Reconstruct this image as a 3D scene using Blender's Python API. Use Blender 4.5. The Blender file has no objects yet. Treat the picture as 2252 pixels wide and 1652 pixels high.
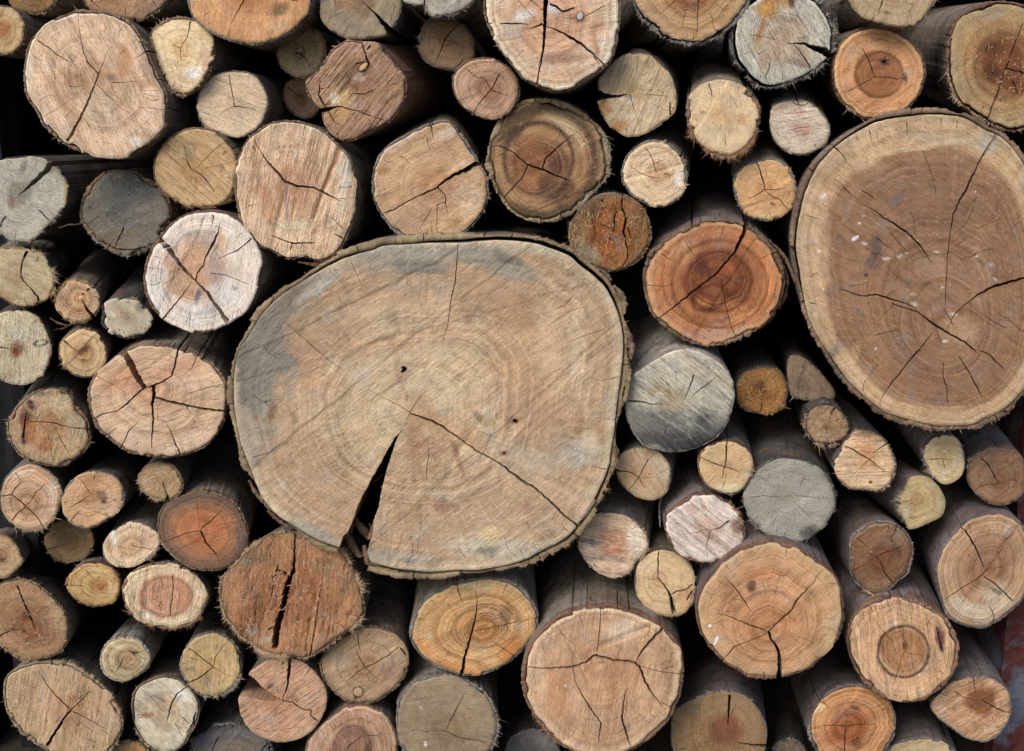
import bpy, math, random
import numpy as np
from mathutils import Vector
from mathutils.geometry import delaunay_2d_cdt

# ------------------------------------------------------------------ camera, sky, sun
S = bpy.context.scene
F_PX, CXP, CYP = 2415.0, 1126.0, 826.0          # photo measured on a 2252 x 1652 grid
PITCH, YAW = math.atan(526 / F_PX), math.atan(74 / F_PX)
CAM = np.array([0.0, -1.70, 1.11])
_cp, _sp, _cy, _sy = math.cos(PITCH), math.sin(PITCH), math.cos(YAW), math.sin(YAW)
FWD = np.array([-_sy * _cp, _cy * _cp, -_sp])
RGT = np.array([_cy, _sy, 0.0])
UPV = np.cross(RGT, FWD)
cd = bpy.data.cameras.new('camera'); cam = bpy.data.objects.new('camera', cd)
S.collection.objects.link(cam); S.camera = cam
cd.sensor_fit = 'HORIZONTAL'; cd.angle_x = 2 * math.atan(CXP / F_PX); cd.clip_start = 0.05; cd.clip_end = 200
cam.location = CAM
cam.rotation_euler = (math.pi / 2 - PITCH, 0, YAW)

SUN_EL, SUN_AZ = 40.0, 212.0                    # behind the photographer, a little to the left
w = bpy.data.worlds.new('World'); S.world = w; w.use_nodes = True
wn = w.node_tree.nodes; bg = wn['Background']
sky = wn.new('ShaderNodeTexSky'); sky.sky_type = 'NISHITA'; sky.sun_disc = False
sky.sun_elevation = math.radians(SUN_EL); sky.sun_rotation = math.radians(SUN_AZ)
sky.air_density = 1.0; sky.dust_density = 3.0; sky.ozone_density = 1.0
w.node_tree.links.new(sky.outputs[0], bg.inputs[0]); bg.inputs[1].default_value = 0.15
sl = bpy.data.lights.new('sun', 'SUN'); sl.energy = 1.9; sl.angle = math.radians(24); sl.color = (1.0, 0.95, 0.88)
so = bpy.data.objects.new('sun', sl); S.collection.objects.link(so)
_az, _el = math.radians(SUN_AZ), math.radians(SUN_EL)
_to = Vector((math.sin(_az) * math.cos(_el), math.cos(_az) * math.cos(_el), math.sin(_el)))
so.rotation_euler = _to.to_track_quat('Z', 'Y').to_euler(); so.location = (-2, -4, 4)
S.view_settings.view_transform = 'Standard'; S.view_settings.look = 'None'
S.view_settings.exposure = 0.40; S.view_settings.gamma = 1.0
S.render.engine = 'CYCLES'
S.cycles.use_denoising = True; S.cycles.denoiser = 'OPENIMAGEDENOISE'; S.cycles.denoising_input_passes = 'RGB_ALBEDO_NORMAL'; S.cycles.denoising_prefilter = 'ACCURATE'; S.cycles.max_bounces = 6; S.cycles.diffuse_bounces = 4
S.cycles.use_adaptive_sampling = False

rnd = random.Random(7)
def lin(c, k=1.0):
    o = []
    for v in c[:3]:
        v = v / 255.0
        o.append((v / 12.92 if v < 0.04045 else ((v + 0.055) / 1.055) ** 2.4) * k)
    return tuple(o)

def tone(c, sat=.83, val=1.0):
    g = .3 * c[0] + .59 * c[1] + .11 * c[2]
    return tuple((g + (v - g) * sat) * val for v in c[:3])

def unproj(px, py, y):
    """grid position + distance behind the pile's front plane -> world point"""
    px = np.asarray(px, float); py = np.asarray(py, float)
    d = FWD[None] + RGT[None] * ((px - CXP) / F_PX)[:, None] - UPV[None] * ((py - CYP) / F_PX)[:, None]
    t = (y - CAM[1]) / d[:, 1]
    return CAM[None] + d * t[:, None]
def vpdir(vx, vy):
    d = FWD + RGT * ((vx - CXP) / F_PX) - UPV * ((vy - CYP) / F_PX)
    return d / d[1]

# ------------------------------------------------------------------ noise
_T = np.random.RandomState(3).rand(256, 256)
def vnoise(x, y):
    xi = np.floor(x).astype(int); yi = np.floor(y).astype(int)
    fx = x - xi; fy = y - yi
    fx = fx * fx * (3 - 2 * fx); fy = fy * fy * (3 - 2 * fy)
    a = _T[xi & 255, yi & 255]; b = _T[(xi + 1) & 255, yi & 255]
    c = _T[xi & 255, (yi + 1) & 255]; d = _T[(xi + 1) & 255, (yi + 1) & 255]
    return (a * (1 - fx) + b * fx) * (1 - fy) + (c * (1 - fx) + d * fx) * fy
def fbm(x, y, o=4):
    s = 0; a = 0.5; n = 0
    for k in range(o):
        s = s + a * vnoise(x * 2 ** k + 17 * k, y * 2 ** k + 31 * k); n += a; a *= 0.5
    return s / n

# ------------------------------------------------------------------ node helpers
class NT:
    def __init__(self, tree): self.t = tree
    def n(self, typ, ins=None, **kw):
        nd = self.t.nodes.new(typ)
        for k, v in kw.items(): setattr(nd, k, v)
        for k, v in (ins or {}).items():
            s = nd.inputs[k]
            if isinstance(v, bpy.types.NodeSocket): self.t.links.new(v, s)
            else: s.default_value = v
        return nd
    def m(self, op, a, b=0.0, c=0.0, clamp=False):
        nd = self.n('ShaderNodeMath', {0: a, 1: b, 2: c}, operation=op); nd.use_clamp = clamp
        return nd.outputs[0]
    def v(self, op, a, b=(0, 0, 0)):
        nd = self.n('ShaderNodeVectorMath', {0: a, 1: b}, operation=op)
        return nd.outputs[0]
    def mix(self, f, a, b, bt='MIX'):
        nd = self.n('ShaderNodeMix', data_type='RGBA', blend_type=bt)
        for i, v in ((0, f), (6, a), (7, b)):
            if isinstance(v, bpy.types.NodeSocket): self.t.links.new(v, nd.inputs[i])
            else: nd.inputs[i].default_value = v
        return nd.outputs[2]
    def noise(self, vec, scale, detail=3.0, rough=0.55, dist=0.0):
        return self.n('ShaderNodeTexNoise', {'Vector': vec, 'Scale': scale, 'Detail': detail, 'Roughness': rough, 'Distortion': dist}).outputs[0]
    def sstep(self, x, a, b):
        nd = self.n('ShaderNodeMapRange', {0: x, 1: a, 2: b, 3: 0.0, 4: 1.0}, interpolation_type='SMOOTHSTEP')
        return nd.outputs[0]
    def scalecol(self, col, f):
        c = self.n('ShaderNodeVectorMath', {0: col}, operation='SCALE')
        self.t.links.new(f, c.inputs['Scale']) if isinstance(f, bpy.types.NodeSocket) else setattr(c.inputs['Scale'], 'default_value', f)
        return c.outputs[0]

def end_grain_group():
    g = bpy.data.node_groups.new('end_grain', 'ShaderNodeTree')
    def inp(name, typ, dv):
        s = g.interface.new_socket(name, in_out='INPUT', socket_type=typ); s.default_value = dv
    for nm in ('Sap', 'Wood', 'Heart'): inp(nm, 'NodeSocketColor', (.5, .4, .3, 1))
    for nm, dv in (('HeartR', .4), ('HeartSoft', .15), ('SapW', .12), ('RingN', 14.), ('RingK', .2), ('Angle', 0.), ('StreakK', .3), ('SawK', .5), ('Rough', .4), ('Mottle', .3)):
        inp(nm, 'NodeSocketFloat', dv)
    g.interface.new_socket('Color', in_out='OUTPUT', socket_type='NodeSocketColor')
    g.interface.new_socket('Height', in_out='OUTPUT', socket_type='NodeSocketFloat')
    T = NT(g); I = g.nodes.new('NodeGroupInput').outputs; O = g.nodes.new('NodeGroupOutput').inputs
    loc = T.n('ShaderNodeAttribute', attribute_name='loc').outputs['Vector']
    rad0 = T.n('ShaderNodeAttribute', attribute_name='rad').outputs['Fac']
    st = T.n('ShaderNodeAttribute', attribute_name='stain')
    n1 = T.noise(loc, 14, 3); n2 = T.noise(loc, 90, 4)
    rad = T.m('ADD', rad0, T.m('MULTIPLY', T.m('SUBTRACT', n1, .5), .08))
    rad = T.m('ADD', rad, T.m('MULTIPLY', T.m('SUBTRACT', n2, .5), .035))
    hm = T.sstep(rad, T.m('ADD', I['HeartR'], I['HeartSoft']), T.m('SUBTRACT', I['HeartR'], I['HeartSoft']))
    sm = T.sstep(rad, T.m('SUBTRACT', 1.0, I['SapW']), 1.02)
    base = T.mix(hm, I['Wood'], I['Heart']); base = T.mix(sm, base, I['Sap'])
    # growth rings
    bnd = T.n('ShaderNodeTexNoise', {'W': T.m('ADD', T.m('MULTIPLY', rad, T.m('MULTIPLY', I['RingN'], .55)), T.m('MULTIPLY', T.n('ShaderNodeSeparateXYZ', {0: loc}).outputs[0], .0)), 'Scale': 1.0, 'Detail': 1.5}, noise_dimensions='1D').outputs[0]
    base = T.mix(T.m('MULTIPLY', T.sstep(bnd, .48, .68), T.m('MULTIPLY', I['RingK'], 1.1), clamp=True), base, T.mix(1.0, base, (.74, .62, .50, 1), 'MULTIPLY'))
    base = T.mix(T.m('MULTIPLY', T.sstep(bnd, .48, .30), T.m('MULTIPLY', I['RingK'], .7), clamp=True), base, T.mix(1.0, base, (1.16, 1.14, 1.10, 1), 'MULTIPLY'))
    rn = T.n('ShaderNodeTexNoise', {'W': T.m('MULTIPLY', rad, I['RingN']), 'Scale': 1.0, 'Detail': 3.0, 'Roughness': .6}, noise_dimensions='1D').outputs[0]
    fine = T.n('ShaderNodeTexNoise', {'W': T.m('MULTIPLY', rad, T.m('MULTIPLY', I['RingN'], 4.2)), 'Scale': 1.0, 'Detail': 1.0}, noise_dimensions='1D').outputs[0]
    patch = T.sstep(T.noise(loc, 9, 2), .3, .65)
    ring = T.m('MULTIPLY', T.m('MULTIPLY', T.m('ADD', T.m('SUBTRACT', rn, .5), T.m('MULTIPLY', T.m('SUBTRACT', fine, .5), .8)), T.m('MULTIPLY', I['RingK'], 2.1)), T.m('ADD', .35, T.m('MULTIPLY', patch, .75)))
    pol = T.n('ShaderNodeAttribute', attribute_name='pol').outputs['Vector']
    rayn = T.noise(pol, 34, 4, .7)
    ray = T.m('MULTIPLY', T.m('SUBTRACT', rayn, .5), T.m('MULTIPLY', T.sstep(T.noise(T.v('ADD', loc, (2.7, 8.1, 0)), 13, 2), .38, .62), 1.0))
    # saw direction
    rot = T.n('ShaderNodeVectorRotate', {'Vector': loc, 'Angle': I['Angle']}, rotation_type='Z_AXIS').outputs[0]
    warp = T.v('ADD', rot, T.v('MULTIPLY', T.n('ShaderNodeTexNoise', {'Vector': rot, 'Scale': 6.0}).outputs[1], (.02, .02, 0)))
    s_b = T.noise(T.v('MULTIPLY', warp, (5, 60, 1)), 1, 4, .6)
    s_f = T.noise(T.v('MULTIPLY', warp, (34, 420, 1)), 1, 4, .7)
    s_ff = T.noise(T.v('MULTIPLY', warp, (120, 900, 1)), 1, 2, .6)
    streak = T.m('MULTIPLY', T.m('ADD', T.m('MULTIPLY', T.m('SUBTRACT', s_b, .5), 1.6), T.m('MULTIPLY', T.m('SUBTRACT', s_f, .5), 1.1)), I['StreakK'])
    sawc = T.m('MULTIPLY', T.m('ADD', T.m('SUBTRACT', s_f, .5), T.m('MULTIPLY', T.m('SUBTRACT', s_ff, .5), .8)), T.m('MULTIPLY', I['SawK'], 1.15))
    # coarse torn texture
    r1 = T.noise(T.v('MULTIPLY', warp, (1, 2.2, 1)), 420, 4, .75)
    rough = T.m('MULTIPLY', T.m('SUBTRACT', r1, .5), T.m('MULTIPLY', I['Rough'], 1.5))
    r2 = T.noise(T.v('MULTIPLY', warp, (1, 3.0, 1)), 150, 4, .7)
    pits = T.m('MULTIPLY', T.sstep(r2, .66, .76), T.m('MULTIPLY', I['Rough'], .55))
    # mottling: weather-grey and warm patches
    mo = T.noise(T.v('ADD', loc, (3.3, 1.7, 0)), 24, 5, .6); mo2 = T.noise(T.v('ADD', loc, (9.1, 4.2, 0)), 60, 5, .65)
    br = T.m('ADD', 1.0, T.m('ADD', T.m('ADD', ring, ray), T.m('ADD', streak, T.m('ADD', sawc, T.m('SUBTRACT', rough, pits)))))
    br = T.m('ADD', br, T.m('MULTIPLY', T.m('SUBTRACT', mo2, .5), T.m('MULTIPLY', I['Mottle'], 2.0)))
    big = T.noise(T.v('ADD', loc, (31.3, 11.7, 0)), 11, 5, .7)
    br = T.m('ADD', br, T.m('MULTIPLY', T.m('SUBTRACT', big, .5), .95))
    bsp = T.noise(T.v('ADD', loc, (1.3, 21.7, 0)), 40, 6, .7)
    br = T.m('SUBTRACT', br, T.m('MULTIPLY', T.sstep(bsp, .60, .74), .30))
    dn = T.noise(T.v('MULTIPLY', warp, (95, 800, 1)), 1, 2, .5)
    dash = T.m('SUBTRACT', T.m('MULTIPLY', T.sstep(dn, .40, .29), .34), T.m('MULTIPLY', T.sstep(dn, .60, .70), .26))
    dash = T.m('MULTIPLY', dash, T.m('ADD', .35, I['SawK']))
    grv = T.noise(T.v('MULTIPLY', warp, (7, 230, 1)), 1, 2, .5)
    gk = T.m('MULTIPLY', T.m('SUBTRACT', I['SawK'], .45), 1.0, clamp=True)
    gl = T.m('MULTIPLY', T.m('SUBTRACT', T.m('MULTIPLY', T.sstep(grv, .57, .66), .50), T.m('MULTIPLY', T.sstep(grv, .44, .36), .22)), gk)
    br = T.m('SUBTRACT', br, gl)
    spk = T.noise(loc, 330, 5, .8)
    br = T.m('ADD', T.m('SUBTRACT', br, dash), T.m('MULTIPLY', T.m('SUBTRACT', spk, .5), T.m('MULTIPLY', T.m('ADD', .7, T.m('MULTIPLY', I['Rough'], 1.0)), T.m('ADD', .3, T.m('MULTIPLY', T.sstep(T.noise(T.v('ADD', loc, (7.7, 3.1, 0)), 20, 3), .35, .65), 1.3)))))
    dots = T.m('MULTIPLY', T.sstep(T.noise(loc, 210, 2, .5), .70, .76), .35)
    br = T.m('SUBTRACT', br, dots)
    br = T.m('MAXIMUM', br, .12)
    grey = T.n('ShaderNodeHueSaturation', {'Color': base, 'Saturation': .35, 'Value': .88}).outputs[0]
    warm = T.mix(1.0, base, (.93, .79, .66, 1), 'MULTIPLY')
    col = T.mix(T.m('MULTIPLY', T.sstep(mo, .52, .74), T.m('MULTIPLY', I['Mottle'], 1.6), clamp=True), base, grey)
    col = T.mix(T.m('MULTIPLY', T.sstep(mo, .47, .25), T.m('MULTIPLY', I['Mottle'], 1.6), clamp=True), col, warm)
    col = T.mix(T.m('MULTIPLY', T.sstep(s_b, .5, .3), T.m('MULTIPLY', I['StreakK'], .9), clamp=True), col, warm)
    sa = T.m('MULTIPLY', st.outputs['Alpha'], T.m('ADD', .35, T.m('MULTIPLY', T.noise(loc, 130, 5, .75), 1.6)), clamp=True)
    col = T.mix(sa, col, st.outputs['Color'])
    col = T.scalecol(col, br)
    g.links.new(col, O['Color'])
    h = T.m('ADD', T.m('MULTIPLY', s_f, T.m('MULTIPLY', I['SawK'], .8)), T.m('MULTIPLY', r1, T.m('MULTIPLY', I['Rough'], 1.2)))
    h = T.m('ADD', h, T.m('MULTIPLY', s_ff, T.m('MULTIPLY', I['SawK'], .5)))
    h = T.m('ADD', h, T.m('MULTIPLY', dash, -.35))
    g.links.new(h, O['Height'])
    return g
EG = end_grain_group()
K_ALB = 0.98
def face_mat(name, P):
    m = bpy.data.materials.new(name); m.use_nodes = True; T = NT(m.node_tree)
    b = m.node_tree.nodes['Principled BSDF']
    g = m.node_tree.nodes.new('ShaderNodeGroup'); g.node_tree = EG
    for k, c in zip(('Sap', 'Wood', 'Heart'), P['face']): g.inputs[k].default_value = lin(tone(c), K_ALB) + (1,)
    for k, q in (('HeartR', 'hr'), ('HeartSoft', 'hs'), ('SapW', 'sw'), ('RingN', 'rn'), ('RingK', 'rk'), ('StreakK', 'sk'), ('SawK', 'saw'), ('Rough', 'rough'), ('Mottle', 'mot')):
        g.inputs[k].default_value = P[q]
    g.inputs['Angle'].default_value = -math.radians(P['ang'])
    m.node_tree.links.new(g.outputs[0], b.inputs['Base Color'])
    bp = T.n('ShaderNodeBump', {'Height': g.outputs[1], 'Strength': 1.0, 'Distance': .0034})
    m.node_tree.links.new(bp.outputs[0], b.inputs['Normal'])
    b.inputs['Roughness'].default_value = .85; b.inputs['Specular IOR Level'].default_value = .25
    return m
def bark_mat(name, col, col2, furry=0.5, dark=1.25):
    m = bpy.data.materials.new(name); m.use_nodes = True; T = NT(m.node_tree)
    b = m.node_tree.nodes['Principled BSDF']
    p = T.n('ShaderNodeAttribute', attribute_name='bp').outputs['Vector']
    big = T.noise(T.v('MULTIPLY', p, (1, .5, 1)), 16, 5, .6)
    lon = T.noise(T.v('MULTIPLY', p, (160, 12, 160)), 1, 4, .65)
    fin = T.noise(p, 520, 4, .7)
    c = T.mix(T.sstep(big, .35, .65), lin(col, dark) + (1,), lin(col2, dark) + (1,))
    br = T.m('ADD', .2, T.m('ADD', T.m('MULTIPLY', lon, .5), T.m('MULTIPLY', fin, 1.1)))
    vor = T.n('ShaderNodeTexVoronoi', {'Vector': T.v('ADD', T.v('MULTIPLY', p, (26, 7, 26)), T.v('MULTIPLY', T.n('ShaderNodeTexNoise', {'Vector': p, 'Scale': 30.}).outputs[1], (.35, .35, .35))), 'Scale': 1.0}, feature='DISTANCE_TO_EDGE').outputs[0]
    ck = T.m('MULTIPLY', T.sstep(vor, .012, .0), T.sstep(T.noise(T.v('ADD', p, (5, 5, 5)), 7, 2), .5, .58))
    br = T.m('MULTIPLY', br, T.m('SUBTRACT', 1.0, T.m('MULTIPLY', ck, .85)))
    c = T.scalecol(c, br)
    m.node_tree.links.new(c, b.inputs['Base Color'])
    h = T.m('SUBTRACT', T.m('ADD', T.m('MULTIPLY', lon, .6), T.m('MULTIPLY', fin, .5 + furry)), T.m('MULTIPLY', ck, 1.5))
    bp = T.n('ShaderNodeBump', {'Height': h, 'Strength': .9, 'Distance': .002})
    m.node_tree.links.new(bp.outputs[0], b.inputs['Normal'])
    b.inputs['Roughness'].default_value = .8; b.inputs['Specular IOR Level'].default_value = .3
    return m
def skin_mat(name, col, col2):
    m = bpy.data.materials.new(name); m.use_nodes = True; T = NT(m.node_tree)
    b = m.node_tree.nodes['Principled BSDF']
    p = T.n('ShaderNodeAttribute', attribute_name='bp').outputs['Vector']
    big = T.noise(T.v('MULTIPLY', p, (1, .8, 1)), 22, 6, .7); sp = T.noise(p, 120, 5, .75)
    lon = T.noise(T.v('MULTIPLY', p, (60, 9, 60)), 1, 4, .6)
    c = T.mix(T.sstep(big, .38, .62), lin(col, 1.2) + (1,), lin(col2, 1.15) + (1,))
    br = T.m('ADD', .28, T.m('ADD', T.m('MULTIPLY', lon, .12), T.m('MULTIPLY', sp, 1.3)))
    c = T.mix(T.m('MULTIPLY', T.sstep(T.noise(T.v('ADD', p, (2.2, 3.3, 4.4)), 34, 5, .75), .52, .60), .7), c, lin((104, 78, 58), 1.1) + (1,))
    vor = T.n('ShaderNodeTexVoronoi', {'Vector': T.v('ADD', T.v('MULTIPLY', p, (24, 6, 24)), T.v('MULTIPLY', T.n('ShaderNodeTexNoise', {'Vector': p, 'Scale': 30.}).outputs[1], (.4, .4, .4))), 'Scale': 1.0}, feature='DISTANCE_TO_EDGE').outputs[0]
    ck = T.m('MULTIPLY', T.sstep(vor, .014, .0), T.sstep(T.noise(T.v('ADD', p, (5, 5, 5)), 9, 2), .52, .58))
    br = T.m('MULTIPLY', br, T.m('SUBTRACT', 1.0, T.m('MULTIPLY', ck, .9)))
    m.node_tree.links.new(T.scalecol(c, br), b.inputs['Base Color'])
    h = T.m('SUBTRACT', T.m('ADD', T.m('MULTIPLY', big, 1.2), T.m('MULTIPLY', sp, .7)), T.m('MULTIPLY', ck, 1.5))
    bp = T.n('ShaderNodeBump', {'Height': h, 'Strength': .8, 'Distance': .0022})
    m.node_tree.links.new(bp.outputs[0], b.inputs['Normal'])
    b.inputs['Roughness'].default_value = .72; b.inputs['Specular IOR Level'].default_value = .35
    return m
SKIN = {'g': skin_mat('barrel_grey', (118, 113, 106), (86, 78, 70)), 'p': skin_mat('barrel_mauve', (114, 107, 110), (86, 78, 76)),
        'd': skin_mat('barrel_dark', (72, 70, 70), (52, 50, 50)), 'b': skin_mat('barrel_brown', (124, 92, 72), (98, 74, 62)), 'w': skin_mat('barrel_pale', (150, 147, 144), (112, 106, 100))}
BARK = {
    'grey': bark_mat('bark_grey', (118, 114, 110), (86, 82, 78)),
    'brown': bark_mat('bark_brown', (118, 98, 80), (84, 68, 56)),
    'purple': bark_mat('bark_purple', (112, 100, 100), (78, 70, 72)),
    'pale': bark_mat('bark_pale', (150, 145, 138), (112, 104, 96)),
    'red': bark_mat('bark_red', (116, 88, 72), (78, 60, 50)),
    'olive': bark_mat('bark_olive', (134, 118, 92), (96, 84, 66)),
    'dark': bark_mat('bark_dark', (74, 70, 68), (50, 48, 48)),
}
def fibre_mat(name, lo, hi):
    m = bpy.data.materials.new(name); m.use_nodes = True; T = NT(m.node_tree)
    b = m.node_tree.nodes['Principled BSDF']
    t = T.n('ShaderNodeAttribute', attribute_name='tone').outputs['Fac']
    c = T.mix(t, lin(lo) + (1,), lin(hi) + (1,))
    m.node_tree.links.new(c, b.inputs['Base Color']); b.inputs['Roughness'].default_value = .9
    return m
FIB = {'tan': fibre_mat('fibre_tan', (120, 92, 66), (214, 190, 156)), 'grey': fibre_mat('fibre_grey', (92, 84, 76), (190, 182, 170)),
       'brown': fibre_mat('fibre_brown', (92, 62, 44), (182, 142, 108)), 'gold': fibre_mat('fibre_gold', (120, 80, 40), (216, 182, 120))}

# ------------------------------------------------------------------ mesh helpers
def new_mesh(name, V, Fc, mats, parent, midx=None, attrs=None, smooth=True):
    me = bpy.data.meshes.new(name)
    V = np.asarray(V, float); base = np.asarray(parent.location, float) if parent is not None else np.zeros(3)
    me.from_pydata((V - base[None]).tolist(), [], Fc)
    for m in mats: me.materials.append(m)
    if midx is not None: me.polygons.foreach_set('material_index', np.asarray(midx, np.int32))
    if smooth: me.polygons.foreach_set('use_smooth', np.ones(len(Fc), bool))
    for nm, (typ, dat) in (attrs or {}).items():
        a = me.attributes.new(nm, typ, 'POINT')
        key = {'FLOAT': 'value', 'FLOAT_VECTOR': 'vector', 'FLOAT_COLOR': 'color'}[typ]
        a.data.foreach_set(key, np.asarray(dat, np.float32).ravel())
    me.update()
    o = bpy.data.objects.new(name, me); S.collection.objects.link(o)
    if parent: o.parent = parent
    return o
def inpoly(px, py, poly):
    px = np.asarray(px); py = np.asarray(py); r = np.zeros(px.shape, bool); n = len(poly); j = n - 1
    for i in range(n):
        xi, yi = poly[i]; xj, yj = poly[j]
        c = ((yi > py) != (yj > py)) & (px < (xj - xi) * (py - yi) / ((yj - yi) or 1e-9) + xi)
        r ^= c; j = i
    return r
def catmull(pts, step=3.0):
    P = np.asarray(pts, float); n = len(P); out = []
    for i in range(n):
        p0, p1, p2, p3 = P[i - 1], P[i], P[(i + 1) % n], P[(i + 2) % n]
        k = max(2, int(np.hypot(*(p2 - p1)) / step))
        for j in range(k):
            t = j / k
            out.append(.5 * ((2 * p1) + (-p0 + p2) * t + (2 * p0 - 5 * p1 + 4 * p2 - p3) * t * t + (-p0 + 3 * p1 - 3 * p2 + p3) * t ** 3))
    return np.array(out)
def crack_poly(pts, ws, r, jit=1.0):
    """thin polygon along a polyline, widths interpolated, a little ragged"""
    P = np.asarray(pts, float); seg = np.hypot(*(P[1:] - P[:-1]).T); L = np.concatenate([[0], np.cumsum(seg)])
    n = max(3, int(L[-1] / 5)); s = np.linspace(0, L[-1], n + 1)
    x = np.interp(s, L, P[:, 0]); y = np.interp(s, L, P[:, 1])
    W = np.interp(s, np.linspace(0, L[-1], len(ws)), ws)
    dx = np.gradient(x); dy = np.gradient(y); l = np.hypot(dx, dy) + 1e-9; nx, ny = -dy / l, dx / l
    j = np.array([r.uniform(-1, 1) for _ in s]) * jit * np.minimum(1.0, .35 + W * .2); j[0] *= .2; j[-1] *= .2
    x = x + nx * j; y = y + ny * j
    wa = np.maximum(.3, W * .5 * np.array([r.uniform(.75, 1.25) for _ in s])); wb = np.maximum(.3, W * .5 * np.array([r.uniform(.75, 1.25) for _ in s]))
    A = list(zip(x + nx * wa, y + ny * wa)); B = list(zip(x - nx * wb, y - ny * wb))
    return A + B[::-1]

def ribbons(name, items, mat, parent):
    """items: (p0 world, direction, length m, width m, bend vec, tone); each a tapered curled fibre"""
    V = []; Fc = []; tone = []
    for p, d, L, wd, bend, tn in items:
        d = d / (np.linalg.norm(d) + 1e-9)
        s = np.cross(d, (rnd.uniform(-.4, .4), 1, rnd.uniform(-.4, .4))); s = s / (np.linalg.norm(s) + 1e-9)
        b = len(V)
        for k, (t, ww) in enumerate(((0, 1), (.5, .8), (1, .15))):
            c = p + d * L * t + bend * L * t * t
            V += [c - s * wd * ww / 2, c + s * wd * ww / 2]; tone += [tn, tn]
        up = np.cross(d, s) * wd * .4
        V += [V[b] * .5 + V[b + 1] * .5 + up, V[b + 2] * .5 + V[b + 3] * .5 + up * .8]; tone += [tn * .8] * 2
        Fc += [(b, b + 1, b + 3, b + 2), (b + 2, b + 3, b + 5, b + 4), (b, b + 2, b + 7, b + 6), (b + 1, b + 6, b + 7, b + 3), (b + 2, b + 4, b + 7), (b + 7, b + 5, b + 3)]
    if len(V) < 8 * 8: return None
    o = new_mesh(name, V, Fc, [mat], parent, attrs={'tone': ('FLOAT', tone)}, smooth=False)
    o['kind'] = 'stuff'
    return o

DEF = dict(face=((200, 172, 138), (196, 160, 124), (176, 134, 98)), hr=.35, hs=.2, sw=.12, rn=13., rk=.5, ang=60., sk=.25, saw=.5, rough=.35, mot=.3,
           bark=(4, .8, .0), bm='brown', d=None, vp=(1200, 300), cr=[], cut=[], bl=[], rg=[], fr=[], chips=0, fm='tan', pith=None, knots=[], grooves=[], tilt=None, inner=False, h=3.4, fringe=1.0, L=.9, checks=1.0, pits=[])
OFFS = {'V': (0, 0, 1.0)}
for c_ in range(5):
    for r_ in range(4): OFFS[(c_, r_)] = (c_ * 1000 / 1.81883, r_ * 750 / 1.81883, 4.0068)
def wob_line(X, Y, i): return (fbm(X / 60 + i, Y / 60, 2) - .5) * 14
NLOG = [0]
ALL = []

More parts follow.
